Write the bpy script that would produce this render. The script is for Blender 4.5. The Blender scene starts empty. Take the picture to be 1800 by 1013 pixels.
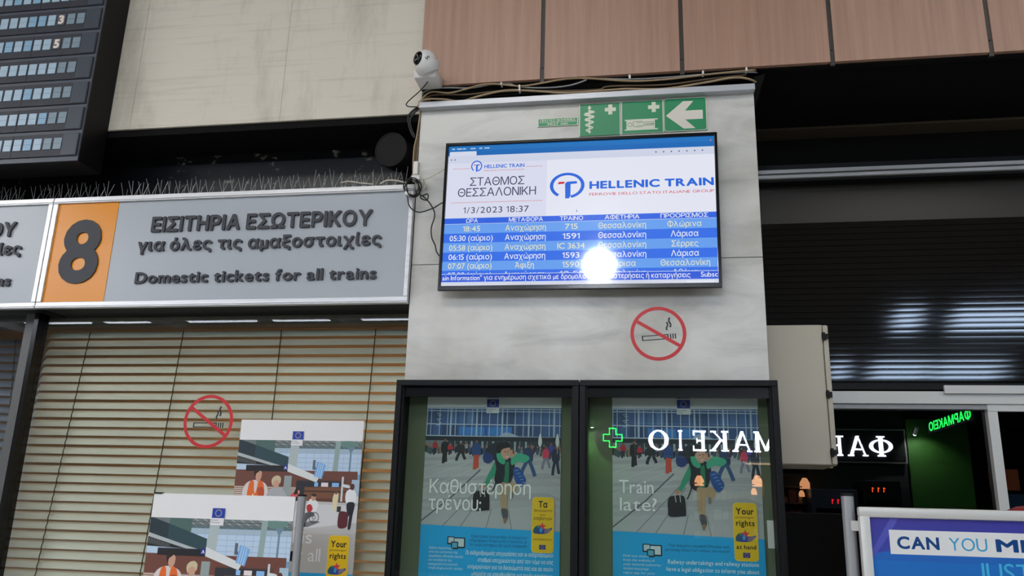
import bpy, bmesh, math, random
import numpy as np
from mathutils import Matrix, Vector
from mathutils.geometry import tessellate_polygon, delaunay_2d_cdt

random.seed(7)
S = bpy.context.scene
COL = S.collection

# ------------------------------------------------------------------ camera, world, exposure
F, YAW, PITCH, ROLL = 1450.0, 0.17298177, 0.26594603, 0.02821556
EYE = Vector((0, 0, 1.65))
fw = Vector((-math.sin(YAW)*math.cos(PITCH), math.cos(YAW)*math.cos(PITCH), math.sin(PITCH)))
r0 = Vector((math.cos(YAW), math.sin(YAW), 0)); u0 = r0.cross(fw)
rt = r0*math.cos(ROLL) + u0*math.sin(ROLL); up = -r0*math.sin(ROLL) + u0*math.cos(ROLL)
cam = bpy.data.cameras.new('camera'); co = bpy.data.objects.new('camera', cam); COL.objects.link(co)
cam.sensor_width = 36; cam.lens = F/1800*36; cam.clip_start = .05; cam.clip_end = 200
co.matrix_world = Matrix(((rt.x, up.x, -fw.x, EYE.x), (rt.y, up.y, -fw.y, EYE.y), (rt.z, up.z, -fw.z, EYE.z), (0, 0, 0, 1)))
S.camera = co
w = bpy.data.worlds.new('world'); S.world = w; w.use_nodes = True
w.node_tree.nodes['Background'].inputs[0].default_value = (.55, .62, .75, 1)
w.node_tree.nodes['Background'].inputs[1].default_value = .02
S.view_settings.view_transform = 'Standard'; S.view_settings.look = 'None'
S.view_settings.gamma = 1; S.view_settings.use_curve_mapping = False
S.view_settings.exposure = 0.45
CEIL_E, WORK_E, FILL_E, GLOBE_E, OFFICE_E = 10.0, 6.0, 14.0, 90.0, 9.0     # strengths of the hall's lamps and of the added side fill

Y0 = 2.85                 # face of the marble pillar
YE = 3.35                 # plane of the entrance
def W(px, py, Y):         # the point of the upright plane at depth Y that the photograph shows at px, py
    d = rt*((px-900)/F) - up*((py-506.5)/F) + fw
    return EYE + d*(Y/d.y)

# ------------------------------------------------------------------ materials
def lin(c):
    return tuple((x/12.92 if x <= .04045 else ((x+.055)/1.055)**2.4) for x in (v/255 for v in c))
MATS = {}
def mat(name, rgb=None, rough=.5, metal=0., emit=None, es=0., bump=0., noise=None, spec=.5, attr=False, coat=0.):
    if name in MATS: return MATS[name]
    m = bpy.data.materials.new(name); m.use_nodes = True; nt = m.node_tree; b = nt.nodes['Principled BSDF']
    L = nt.links.new
    if rgb: b.inputs['Base Color'].default_value = (*lin(rgb), 1)
    b.inputs['Roughness'].default_value = rough; b.inputs['Metallic'].default_value = metal
    b.inputs['Specular IOR Level'].default_value = spec
    b.inputs['Coat Weight'].default_value = coat; b.inputs['Coat Roughness'].default_value = .04
    if emit: b.inputs['Emission Color'].default_value = (*lin(emit), 1); b.inputs['Emission Strength'].default_value = es
    if noise:   # (scale vector, amount, second colour)
        tc = nt.nodes.new('ShaderNodeTexCoord'); mp = nt.nodes.new('ShaderNodeMapping'); mp.inputs['Scale'].default_value = noise[0]
        n = nt.nodes.new('ShaderNodeTexNoise'); n.inputs['Scale'].default_value = 1; n.inputs['Detail'].default_value = 8; n.inputs['Roughness'].default_value = .65
        L(tc.outputs['Object'], mp.inputs[0]); L(mp.outputs[0], n.inputs['Vector'])
        r = nt.nodes.new('ShaderNodeValToRGB'); r.color_ramp.elements[0].position = noise[3] if len(noise) > 3 else .3; r.color_ramp.elements[1].position = noise[4] if len(noise) > 4 else .7
        r.color_ramp.elements[0].color = (*lin(noise[2]), 1); r.color_ramp.elements[1].color = (*lin(rgb), 1)
        L(n.outputs[0], r.inputs[0]); L(r.outputs[0], b.inputs['Base Color'])
        if bump:
            bp = nt.nodes.new('ShaderNodeBump'); bp.inputs['Strength'].default_value = bump; bp.inputs['Distance'].default_value = .003
            L(n.outputs[0], bp.inputs['Height']); L(bp.outputs[0], b.inputs['Normal'])
    if attr:
        a = nt.nodes.new('ShaderNodeAttribute'); a.attribute_name = 'ink'
        L(a.outputs['Color'], b.inputs['Base Color'])
        if es:
            b.inputs['Base Color'].default_value = (.01, .01, .01, 1)
            nt.links.remove(b.inputs['Base Color'].links[0])
            L(a.outputs['Color'], b.inputs['Emission Color']); b.inputs['Emission Strength'].default_value = es
    MATS[name] = m
    return m

def glass(name, tint=(255, 255, 255), refl=1.0, ior=1.5):
    m = bpy.data.materials.new(name); m.use_nodes = True; nt = m.node_tree; nt.nodes.remove(nt.nodes['Principled BSDF'])
    out = nt.nodes['Material Output']; L = nt.links.new
    t = nt.nodes.new('ShaderNodeBsdfTransparent'); t.inputs[0].default_value = (*lin(tint), 1)
    g = nt.nodes.new('ShaderNodeBsdfGlossy'); g.inputs['Roughness'].default_value = .0
    g.inputs['Color'].default_value = (1, 1, 1, 1)
    fr = nt.nodes.new('ShaderNodeFresnel'); fr.inputs[0].default_value = ior
    mu = nt.nodes.new('ShaderNodeMath'); mu.operation = 'MULTIPLY'; mu.inputs[1].default_value = refl; mu.use_clamp = True
    mx = nt.nodes.new('ShaderNodeMixShader')
    ge = nt.nodes.new('ShaderNodeNewGeometry'); mr = nt.nodes.new('ShaderNodeMapRange')   # same reflection on the pane's two faces
    mr.inputs['To Min'].default_value = ior; mr.inputs['To Max'].default_value = 1/ior
    L(ge.outputs['Backfacing'], mr.inputs['Value']); L(mr.outputs[0], fr.inputs[0])
    L(fr.outputs[0], mu.inputs[0]); L(mu.outputs[0], mx.inputs[0]); L(t.outputs[0], mx.inputs[1]); L(g.outputs[0], mx.inputs[2]); L(mx.outputs[0], out.inputs[0])
    MATS[name] = m
    return m

def marble():
    m = mat('marble', (206, 205, 199), .32)
    nt = m.node_tree; L = nt.links.new; b = nt.nodes['Principled BSDF']
    tc = nt.nodes.new('ShaderNodeTexCoord'); mp = nt.nodes.new('ShaderNodeMapping'); mp.inputs['Rotation'].default_value = (0, .45, 0); mp.inputs['Scale'].default_value = (1.1, 1, 4.2)
    L(tc.outputs['Object'], mp.inputs[0])
    n1 = nt.nodes.new('ShaderNodeTexNoise'); n1.inputs['Scale'].default_value = 1.7; n1.inputs['Detail'].default_value = 9; n1.inputs['Distortion'].default_value = 1.2; n1.inputs['Roughness'].default_value = .6
    L(mp.outputs[0], n1.inputs['Vector'])
    r = nt.nodes.new('ShaderNodeValToRGB'); e = r.color_ramp.elements
    e[0].position = .3; e[0].color = (*lin((176, 177, 176)), 1); e[1].position = .56; e[1].color = (*lin((213, 213, 210)), 1)
    x = e.new(.42); x.color = (*lin((199, 200, 198)), 1)
    L(n1.outputs[0], r.inputs[0])
    n2 = nt.nodes.new('ShaderNodeTexNoise'); n2.inputs['Scale'].default_value = 2.6; n2.inputs['Detail'].default_value = 5; L(tc.outputs['Object'], n2.inputs['Vector'])
    r2 = nt.nodes.new('ShaderNodeValToRGB'); r2.color_ramp.elements[0].position = .34; r2.color_ramp.elements[0].color = (*lin((222, 219, 212)), 1); r2.color_ramp.elements[1].position = .55; r2.color_ramp.elements[1].color = (1, 1, 1, 1)
    L(n2.outputs[0], r2.inputs[0])
    mx = nt.nodes.new('ShaderNodeMix'); mx.data_type = 'RGBA'; mx.blend_type = 'MULTIPLY'; mx.inputs[0].default_value = 1
    L(r.outputs[0], mx.inputs[6]); L(r2.outputs[0], mx.inputs[7]); L(mx.outputs[2], b.inputs['Base Color'])
    return m
def concrete():
    m = mat('board_marked_concrete', (196, 190, 177), .8)
    nt = m.node_tree; L = nt.links.new; b = nt.nodes['Principled BSDF']
    tc = nt.nodes.new('ShaderNodeTexCoord')
    mp = nt.nodes.new('ShaderNodeMapping'); mp.inputs['Scale'].default_value = (3, 3, 75); L(tc.outputs['Object'], mp.inputs[0])
    n = nt.nodes.new('ShaderNodeTexNoise'); n.inputs['Scale'].default_value = 1; n.inputs['Detail'].default_value = 6; L(mp.outputs[0], n.inputs['Vector'])
    mp2 = nt.nodes.new('ShaderNodeMapping'); mp2.inputs['Scale'].default_value = (3.4, 3, .9); L(tc.outputs['Object'], mp2.inputs[0])
    n2 = nt.nodes.new('ShaderNodeTexNoise'); n2.inputs['Scale'].default_value = 1; n2.inputs['Detail'].default_value = 9; n2.inputs['Roughness'].default_value = .7; L(mp2.outputs[0], n2.inputs['Vector'])
    r = nt.nodes.new('ShaderNodeValToRGB'); r.color_ramp.elements[0].position = .3; r.color_ramp.elements[0].color = (*lin((182, 175, 162)), 1); r.color_ramp.elements[1].position = .52; r.color_ramp.elements[1].color = (*lin((216, 210, 198)), 1); L(n2.outputs[0], r.inputs[0])
    r2 = nt.nodes.new('ShaderNodeValToRGB'); r2.color_ramp.elements[0].position = .25; r2.color_ramp.elements[0].color = (.86, .86, .86, 1); r2.color_ramp.elements[1].position = .46; r2.color_ramp.elements[1].color = (1, 1, 1, 1); L(n.outputs[0], r2.inputs[0])
    mx = nt.nodes.new('ShaderNodeMix'); mx.data_type = 'RGBA'; mx.blend_type = 'MULTIPLY'; mx.inputs[0].default_value = 1
    L(r.outputs[0], mx.inputs[6]); L(r2.outputs[0], mx.inputs[7]); L(mx.outputs[2], b.inputs['Base Color'])
    bp = nt.nodes.new('ShaderNodeBump'); bp.inputs['Strength'].default_value = .35; bp.inputs['Distance'].default_value = .0015; L(n.outputs[0], bp.inputs['Height']); L(bp.outputs[0], b.inputs['Normal'])
    return m
M_MARBLE = marble(); M_CONC = concrete()
M_WOOD = mat('wood_veneer', (184, 146, 126), .42, noise=((38, 38, 1.2), 0, (152, 118, 101), .2, .7))
M_BLACK = mat('black_paint', (8, 8, 10), .55, spec=.3)
M_BLKGLOSS = mat('gloss_black', (7, 8, 11), .18, spec=.35)
M_BLKFR = mat('black_frame_paint', (5, 6, 10), .4, noise=((60, 60, 60), 0, (10, 11, 16), .3, .7), bump=.25, spec=.25)
M_BLKSTONE = mat('dusty_black_stone', (14, 15, 21), .35, noise=((13, 8, 17), 0, (150, 144, 134), .30, .37))
M_ALU = mat('brushed_aluminium', (224, 226, 230), .32, .4, noise=((2, 2, 60), 0, (196, 196, 198), .3, .7))
M_ALUW = mat('white_aluminium', (205, 205, 203), .38, .2)
M_TRIM = mat('pale_metal_trim', (188, 192, 200), .35, .3)
M_SIGN = mat('grey_acrylic', (168, 175, 184), .3)
M_ORANGE = mat('orange_acrylic', (226, 142, 0), .24, spec=.35)
M_LETTER = mat('slate_letter', (46, 49, 58), .5)
M_BEIGE = mat('beige_enamel', (176, 171, 156), .45)
M_SLAT = mat('cream_slat', (206, 204, 190), .45)
M_CORD = mat('brown_cord', (60, 52, 40), .8)
M_OLIVE = mat('olive_felt', (104, 112, 92), .9)
M_INK = mat('printed_ink', None, .45, attr=True)
M_INKSIGN = mat('sign_ink', None, .35, attr=True)
M_SCREEN = mat('lit_screen', (5, 5, 5), .06, attr=True, es=.68, coat=1.0)
M_RED = mat('red_vinyl', (196, 30, 38), .4)
M_BLACKV = mat('black_vinyl', (20, 22, 30), .4)
M_WHITE = mat('white_plastic', (222, 222, 222), .35)
M_PAPER = mat('paper_white', (225, 226, 228), .6)
M_CABLE = mat('black_cable', (18, 18, 20), .45)
M_CABT = mat('tan_cable', (166, 144, 114), .6)
M_CABB = mat('brown_cable', (108, 88, 68), .6)
M_CABG = mat('grey_cable', (150, 152, 156), .5)
M_CABW = mat('cream_cable', (205, 198, 184), .5)
M_DARK = mat('dark_interior', (9, 9, 10), .85, spec=.2)
M_SHUT = mat('bronze_shutter', (22, 19, 17), .06, .0, spec=.9)
M_SHUTB = mat('bronze_shutter_box', (48, 44, 40), .3, spec=.4)
M_SPIKE = mat('steel_wire', (196, 198, 200), .35, .3)
M_FLAP = mat('pale_flap', (168, 192, 212), .35)
M_FLAP2 = mat('grey_flap', (128, 148, 162), .35)
M_ROW = mat('slate_row', (42, 45, 56), .5)
M_ROWB = mat('slate_blank', (62, 70, 82), .35)
M_ROWF = mat('slate_rail', (74, 80, 92), .4)
G_WIN = glass('window_glass', (246, 249, 248), .6)
G_DARKWIN = glass('tinted_window_glass', (236, 240, 244), 1.5)
G_CASE = glass('case_glass', (244, 248, 245), 1.2)
G_DOOR = glass('door_glass', (120, 130, 130), 1.6)

# ------------------------------------------------------------------ mesh helpers
def link(name, me, m, parent=None):
    me.materials.append(m)
    o = bpy.data.objects.new(name, me); COL.objects.link(o)
    if parent is not None:
        o.parent = parent
        if not parent.get('_local'):
            root = parent
            o.matrix_parent_inverse = Matrix.Translation(-root_loc(parent))
    return o
def root_loc(p):
    v = Vector(p.location)
    return v if p.parent is None else v*0 + root_loc(p.parent)
def tag(o, label=None, cat=None, group=None, kind=None):
    if label: o['label'] = label
    if cat: o['category'] = cat
    if group: o['group'] = group
    if kind: o['kind'] = kind
    return o
def thing(name, label, cat, loc=(0, 0, 0), group=None, rot=None):
    o = bpy.data.objects.new(name, None); COL.objects.link(o); o.location = loc; o.empty_display_size = .05
    if rot: o.rotation_euler = rot
    o['_local'] = bool(rot)
    return tag(o, label, cat, group)
class MB:
    def __init__(s): s.bm = bmesh.new()
    def box(s, x0, x1, y0, y1, z0, z1, bev=0):
        b = bmesh.new() if bev else s.bm
        vs = [b.verts.new((x, y, z)) for x in (x0, x1) for y in (y0, y1) for z in (z0, z1)]
        for q in ((0, 1, 3, 2), (4, 6, 7, 5), (0, 4, 5, 1), (2, 3, 7, 6), (0, 2, 6, 4), (1, 5, 7, 3)): b.faces.new([vs[i] for i in q])
        if bev:
            bmesh.ops.bevel(b, geom=b.edges[:], offset=bev, segments=2, affect='EDGES', profile=.5)
            me = bpy.data.meshes.new('tmp'); b.to_mesh(me); b.free(); s.bm.from_mesh(me); bpy.data.meshes.remove(me)
        return s
    def hexa(s, lo, hi):            # two quads (lists of 4 points) joined into a solid
        a = [s.bm.verts.new(p) for p in lo]; c = [s.bm.verts.new(p) for p in hi]
        s.bm.faces.new(a); s.bm.faces.new(c[::-1])
        for i in range(4): s.bm.faces.new((a[i], c[i], c[(i+1) % 4], a[(i+1) % 4]))
        return s
    def quadslab(s, pts, y0, y1):   # upright slab whose face is four (x, z) corners
        return s.hexa([(x, y0, z) for x, z in pts], [(x, y1, z) for x, z in pts])
    def cyl(s, p, q, r, n=16, r2=None):
        p, q = Vector(p), Vector(q); d = (q-p).normalized(); a = d.orthogonal().normalized(); b = d.cross(a); r2 = r if r2 is None else r2
        A = [s.bm.verts.new(p + (a*math.cos(t)+b*math.sin(t))*r) for t in [2*math.pi*i/n for i in range(n)]]
        B = [s.bm.verts.new(q + (a*math.cos(t)+b*math.sin(t))*r2) for t in [2*math.pi*i/n for i in range(n)]]
        s.bm.faces.new(A[::-1]); s.bm.faces.new(B)
        for i in range(n): s.bm.faces.new((A[i], A[(i+1) % n], B[(i+1) % n], B[i]))
        return s
    def sphere(s, c, r, n=24, sc=(1, 1, 1)):
        k = bmesh.ops.create_uvsphere(s.bm, u_segments=n, v_segments=n//2, radius=r)
        for v in k['verts']: v.co = Vector((v.co.x*sc[0]+c[0], v.co.y*sc[1]+c[1], v.co.z*sc[2]+c[2]))
        return s
    def lathe(s, c, axis, prof, n=28):
        c = Vector(c); d = Vector(axis).normalized(); a = d.orthogonal().normalized(); b = d.cross(a); rings = []
        for r, h in prof:
            rings.append([s.bm.verts.new(c + d*h + (a*math.cos(t)+b*math.sin(t))*max(r, 1e-5)) for t in [2*math.pi*i/n for i in range(n)]])
        for A, B in zip(rings, rings[1:]):
            for i in range(n): s.bm.faces.new((A[i], A[(i+1) % n], B[(i+1) % n], B[i]))
        return s
    def tube(s, pts, r, n=7, smooth=True):
        if smooth: pts = crom([Vector(p) for p in pts], 6)
        a = None; prev = None
        for i, p in enumerate(pts):
            d = (pts[min(i+1, len(pts)-1)] - pts[max(i-1, 0)]).normalized()
            if a is None: a = d.orthogonal().normalized()
            a = (a - d*a.dot(d)).normalized(); b = d.cross(a)
            ring = [s.bm.verts.new(p + (a*math.cos(t)+b*math.sin(t))*r) for t in [2*math.pi*k/n for k in range(n)]]
            if prev:
                for k in range(n): s.bm.faces.new((prev[k], prev[(k+1) % n], ring[(k+1) % n], ring[k]))
            else: s.bm.faces.new(ring[::-1])
            prev = ring
        s.bm.faces.new(prev)
        return s
    def build(s, name, m, parent=None, smooth=False):
        bmesh.ops.recalc_face_normals(s.bm, faces=s.bm.faces[:])
        me = bpy.data.meshes.new(name); s.bm.to_mesh(me); s.bm.free()
        if smooth:
            me.shade_smooth()
            try: me.set_sharp_from_angle(angle=math.radians(40))
            except Exception: pass
        return link(name, me, m, parent)
def crom(P, k):
    out = []
    for i in range(len(P)-1):
        a, b, c, d = P[max(i-1, 0)], P[i], P[i+1], P[min(i+2, len(P)-1)]
        for j in range(k):
            t = j/k
            out.append(.5*((2*b) + (c-a)*t + (2*a-5*b+4*c-d)*t*t + (3*b-a-3*c+d)*t**3))
    out.append(P[-1]); return out
def struct(o, label=None):
    o['kind'] = 'structure'
    return tag(o, label)
def sgroup(name):
    o = bpy.data.objects.new(name, None); COL.objects.link(o); o['kind'] = 'structure'; o['_local'] = False; return o

# ------------------------------------------------------------------ glyphs: outlines of the built-in font, thickened by a distance field when bold
_fc = bpy.data.curves.new('glyph', 'FONT'); _fc.size = 1; _fc.resolution_u = 5
_fo = bpy.data.objects.new('glyph', _fc); COL.objects.link(_fo)
_dg = bpy.context.evaluated_depsgraph_get()
_out = {}
def bez(a, h1, h2, b, n):
    return [((1-t)**3*a[0]+3*(1-t)**2*t*h1[0]+3*(1-t)*t*t*h2[0]+t**3*b[0], (1-t)**3*a[1]+3*(1-t)**2*t*h1[1]+3*(1-t)*t*t*h2[1]+t**3*b[1]) for t in [i/n for i in range(n)]]
def outline(ch):
    if ch in _out: return _out[ch]
    if ch == '1':
        H_ = max(p[1] for l in outline('H') for p in l); _out[ch] = [[(.15, 0), (.225, 0), (.225, H_), (.165, H_), (.02, H_*.82), (.02, H_*.70), (.15, H_*.84)]]; return _out[ch]
    _fc.body = ch; bpy.context.view_layer.update()
    cu = _fo.to_curve(bpy.context.evaluated_depsgraph_get())
    loops = []
    for sp in cu.splines:
        pts = []
        if sp.type == 'BEZIER':
            bp = sp.bezier_points; n = len(bp)
            for i in range(n):
                a, b = bp[i], bp[(i+1) % n]
                str8 = (a.handle_right-a.co).length < 1e-5 and (b.handle_left-b.co).length < 1e-5
                lin_ = abs((b.co-a.co).xy.normalized().cross((a.handle_right-a.co).xy.normalized() if (a.handle_right-a.co).length > 1e-6 else (b.co-a.co).xy.normalized())) < .02 and abs((b.co-a.co).xy.normalized().cross((b.co-b.handle_left).xy.normalized() if (b.co-b.handle_left).length > 1e-6 else (b.co-a.co).xy.normalized())) < .02
                pts += [tuple(a.co.xy)] if (str8 or lin_) else bez(a.co, a.handle_right, b.handle_left, b.co, 4)
        else: pts = [tuple(p.co.xy) for p in sp.points]
        q = []
        for p in pts:
            if not q or math.hypot(p[0]-q[-1][0], p[1]-q[-1][1]) > 1e-4: q.append(p)
        if len(q) > 2 and math.hypot(q[0][0]-q[-1][0], q[0][1]-q[-1][1]) < 1e-4: q.pop()
        if len(q) > 2: loops.append(q)
    _fo.to_curve_clear()
    _out[ch] = loops
    return loops
def winding(loops, X, Y):
    wn = np.zeros(X.shape)
    for l in loops:
        P = np.array(l)
        for (x1, y1), (x2, y2) in zip(P, np.roll(P, -1, 0)):
            isl = (x2-x1)*(Y-y1) - (X-x1)*(y2-y1)
            wn += ((y1 <= Y) & (y2 > Y) & (isl > 0)).astype(float) - ((y1 > Y) & (y2 <= Y) & (isl < 0)).astype(float)
    return wn
def bolden(loops, wd):
    allp = np.concatenate([np.array(l) for l in loops]); mn = allp.min(0)-wd-.05; mx = allp.max(0)+wd+.05
    st = .017; nx, ny = [int(v)+2 for v in (mx-mn)/st]
    xs = mn[0]+np.arange(nx)*st; ys = mn[1]+np.arange(ny)*st; X, Y = np.meshgrid(xs, ys)
    D = np.full(X.shape, 9.)
    for l in loops:
        P = np.array(l)
        for a, b in zip(P, np.roll(P, -1, 0)):
            e = b-a; t = np.clip(((X-a[0])*e[0]+(Y-a[1])*e[1])/(e@e+1e-12), 0, 1)
            D = np.minimum(D, np.hypot(X-a[0]-t*e[0], Y-a[1]-t*e[1]))
    V = np.where(winding(loops, X, Y) != 0, D, -D) + wd        # > 0 inside
    V[np.abs(V) < 1e-6] = 1e-6
    seg = {}
    def ip(i, j, k, l):
        a, b = V[j, i], V[l, k]; t = a/(a-b)
        return ((i, j, k, l) if (i, j) < (k, l) else (k, l, i, j)), (xs[i]+(xs[k]-xs[i])*t, ys[j]+(ys[l]-ys[j])*t)
    nxt = {}; pos = {}
    J, I = np.where((V[:-1, :-1] > 0) + 0 + (V[:-1, 1:] > 0) + (V[1:, :-1] > 0) + (V[1:, 1:] > 0) > 0)
    for j, i in zip(J, I):
        c = [(i, j), (i+1, j), (i+1, j+1), (i, j+1)]; ins = [V[q[1], q[0]] > 0 for q in c]
        if all(ins): continue
        ent, ext = [], []
        for k in range(4):
            a, b = c[k], c[(k+1) % 4]
            if ins[k] != ins[(k+1) % 4]:
                key, p = ip(*a, *b); pos[key] = p
                (ext if ins[k] else ent).append(key)
        for k in range(len(ext)): nxt[ext[k]] = ent[k % len(ent)] if len(ext) == 1 else ent[k]
    res = []
    while nxt:
        s0, _ = next(iter(nxt.items())); cur = s0; lp = []
        while cur in nxt:
            lp.append(pos[cur]); cur = nxt.pop(cur)
        # drop nearly straight points
        n = len(lp); keep = []
        for i in range(n):
            a, b, c = lp[i-1] if not keep else keep[-1], lp[i], lp[(i+1) % n]
            e1 = (b[0]-a[0], b[1]-a[1]); e2 = (c[0]-b[0], c[1]-b[1]); cr = abs(e1[0]*e2[1]-e1[1]*e2[0]); nn = math.hypot(*e1)*math.hypot(*e2)
            if nn > 1e-9 and (cr/nn > .06 or math.hypot(*e1) > .12): keep.append(b)
        if len(keep) > 4: res.append(keep)
    return res
_gl = {}
def glyph(ch, bold=0.):
    """loops, verts, tris, (x0, x1) in em units"""
    k = (ch, round(bold, 3))
    if k in _gl: return _gl[k]
    L = outline(ch)
    if not L: _gl[k] = ([], [], [], (0, .28)); return _gl[k]
    if bold > 0: L = bolden(L, bold)
    vs, ed = [], []
    for l in L:
        n0 = len(vs); vs += [Vector(p) for p in l]; ed += [(n0+i, n0+(i+1) % len(l)) for i in range(len(l))]
    v, e, f, *_ = delaunay_2d_cdt(vs, ed, [], 1, 1e-6)
    tr = np.array([t for t in f]); V = np.array([tuple(p) for p in v])
    if len(tr):
        c = V[tr].mean(1); wn = winding(L, c[:, 0], c[:, 1]); tr = tr[wn != 0]
    xs = [p[0] for l in L for p in l]
    _gl[k] = (L, V, tr, (min(xs), max(xs)))
    return _gl[k]
CAP = .7
def layout(s, bold, gap=.075, space=.26):
    x = 0; out = []
    for ch in s:
        if ch == ' ': x += space; continue
        g = glyph(ch, bold)
        out.append((ch, x-g[3][0])); x += g[3][1]-g[3][0]+gap
    return out, x-gap
_cap = {}
def capheight(bold):
    if bold not in _cap:
        ys = [p[1] for l in glyph('H', bold)[0] for p in l]; _cap[bold] = (min(ys), max(ys))
    return _cap[bold]

def letters3d(s, x, z, h, wid, y, depth, bold, m, parent, skew=0, align='l'):
    """raised letters, each one a part; cap height h, whole line wid wide, baseline z, back on plane y"""
    lay, tw = layout(s, bold, gap=.06+.02); lo, hi = capheight(bold); sy = h/(hi-lo); sx = wid/tw
    for ch, cx in lay:
        L, V, tr, _ = glyph(ch, bold); bm = bmesh.new()
        f = [bm.verts.new((x+(p[0]+cx)*sx + skew*(p[1]-lo)*sy, y-depth, z+(p[1]-lo)*sy)) for p in V]
        for t in tr:
            try: bm.faces.new([f[i] for i in t])
            except ValueError: pass
        for l in L:
            a = [bm.verts.new((x+(p[0]+cx)*sx + skew*(p[1]-lo)*sy, y-depth, z+(p[1]-lo)*sy)) for p in l]
            b = [bm.verts.new((v.co.x, y, v.co.z)) for v in a]
            for i in range(len(a)):
                k = (i+1) % len(a); bm.faces.new((a[i], a[k], b[k], b[i]))
        me = bpy.data.meshes.new('letter'); bm.to_mesh(me); bm.free(); link('letter', me, m, parent)

# ------------------------------------------------------------------ flat print
class Print:
    """a flat printed picture, w by h metres, origin at its lower left, facing -Y"""
    def __init__(s, w, h, unit=1.): s.w, s.h, s.V, s.T, s.C, s.z, s.k = w, h, [], [], [], 0, unit
    def _add(s, pts, tris, col, z=None):
        n = len(s.V); s.z += 1.5e-6
        s.V += [(p[0], -s.z, p[1]) for p in pts]; s.T += [tuple(n+i for i in t) for t in tris]; s.C += [(*lin(col), 1)]*len(pts)
    def up(s): s.z += 3e-5
    def poly(s, pts, col, up=True):
        if up: s.up()
        pts = [Vector((p[0], p[1], 0)) for p in pts]
        s._add(pts, tessellate_polygon([pts]), col)
    def rect(s, x0, y0, x1, y1, col, up=True): s.poly([(x0, y0), (x1, y0), (x1, y1), (x0, y1)], col, up)
    def grad(s, x0, y0, x1, y1, c0, c1, n=10):
        for i in range(n):
            t = i/(n-1); s.rect(x0, y0+(y1-y0)*i/n, x1, y0+(y1-y0)*(i+1)/n, tuple(a+(b-a)*t for a, b in zip(c0, c1)), up=(i == 0))
    def rrect(s, x0, y0, x1, y1, r, col):
        P = []
        for cx, cy, a in ((x1-r, y1-r, 0), (x0+r, y1-r, 90), (x0+r, y0+r, 180), (x1-r, y0+r, 270)):
            P += [(cx+r*math.cos(math.radians(a+t)), cy+r*math.sin(math.radians(a+t))) for t in (0, 22, 45, 68, 90)]
        s.poly(P, col)
    def ell(s, x, y, rx, ry, col, n=18, rot=0, up=True):
        c, d = math.cos(rot), math.sin(rot)
        s.poly([(x+rx*math.cos(t)*c-ry*math.sin(t)*d, y+rx*math.cos(t)*d+ry*math.sin(t)*c) for t in [2*math.pi*i/n for i in range(n)]], col, up)
    def blob(s, pts, col, k=4):
        P = [Vector((p[0], p[1], 0)) for p in pts]; n = len(P); out = []
        for i in range(n):
            a, b, c, d = P[i-1], P[i], P[(i+1) % n], P[(i+2) % n]
            for j in range(k):
                t = j/k; out.append(.5*((2*b)+(c-a)*t+(2*a-5*b+4*c-d)*t*t+(3*b-a-3*c+d)*t**3))
        s.poly(out, col)
    def arc(s, x, y, r0, r1, a0, a1, col, n=30, sq=1.):
        A = [math.radians(a0+(a1-a0)*i/n) for i in range(n+1)]; s.up(); m = len(A)
        pts = [(x+r0*math.cos(a), y+r0*math.sin(a)*sq) for a in A]+[(x+r1*math.cos(a), y+r1*math.sin(a)*sq) for a in A]
        s._add(pts, [(i, i+1, m+i+1) for i in range(n)]+[(i, m+i+1, m+i) for i in range(n)], col)
    def line(s, pts, wd, col, up=True):
        if up: s.up()
        for (x0, y0), (x1, y1) in zip(pts, pts[1:]):
            d = math.hypot(x1-x0, y1-y0) or 1; nx, ny = -(y1-y0)/d*wd/2, (x1-x0)/d*wd/2
            s._add([(x0+nx, y0+ny), (x0-nx, y0-ny), (x1-nx, y1-ny), (x1+nx, y1+ny)], [(0, 1, 2), (0, 2, 3)], col)
    def text(s, t, x, y, h, col, wid=None, bold=0., al='l', skew=0., gap=.075):
        s.up(); lay, tw = layout(t, bold, gap=gap); lo, hi = capheight(bold); sy = h/(hi-lo); sx = wid/tw if wid else sy
        if al == 'c': x -= tw*sx/2
        if al == 'r': x -= tw*sx
        for ch, cx in lay:
            L, V, tr, _ = glyph(ch, bold)
            s._add([(x+(p[0]+cx)*sx+skew*(p[1]-lo)*sy, y+(p[1]-lo)*sy) for p in V], [tuple(q) for q in tr], col)
    def clip(s):        # cut away what sticks out of the sheet
        bm = bmesh.new(); lay = bm.verts.layers.float_color.new('ink')
        vs = [bm.verts.new(v) for v in s.V]
        for v, c in zip(vs, s.C): v[lay] = c
        for t in s.T:
            try: bm.faces.new([vs[i] for i in t])
            except ValueError: pass
        for co_, no in (((0, 0, 0), (-1, 0, 0)), ((s.w, 0, 0), (1, 0, 0)), ((0, 0, 0), (0, 0, -1)), ((0, 0, s.h), (0, 0, 1))):
            bmesh.ops.bisect_plane(bm, geom=bm.verts[:]+bm.edges[:]+bm.faces[:], plane_co=co_, plane_no=no, clear_outer=True)
        return bm
    def build(s, name, m, parent=None, loc=(0, 0, 0), rot=(0, 0, 0), clip=False):
        me = bpy.data.meshes.new(name)
        if clip:
            bm = s.clip(); bm.to_mesh(me); bm.free()
        else:
            me.from_pydata(s.V, [], s.T); a = me.attributes.new('ink', 'FLOAT_COLOR', 'POINT'); a.data.foreach_set('color', [x for c in s.C for x in c])
        # face -Y
        bm = bmesh.new(); bm.from_mesh(me); bm.normal_update()
        bmesh.ops.reverse_faces(bm, faces=[f for f in bm.faces if f.normal.y > 0]); bm.to_mesh(me); bm.free()
        o = link(name, me, m, parent)
        if parent is not None: o.matrix_parent_inverse = Matrix()
        o.location = loc; o.rotation_euler = rot
        return o

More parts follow.
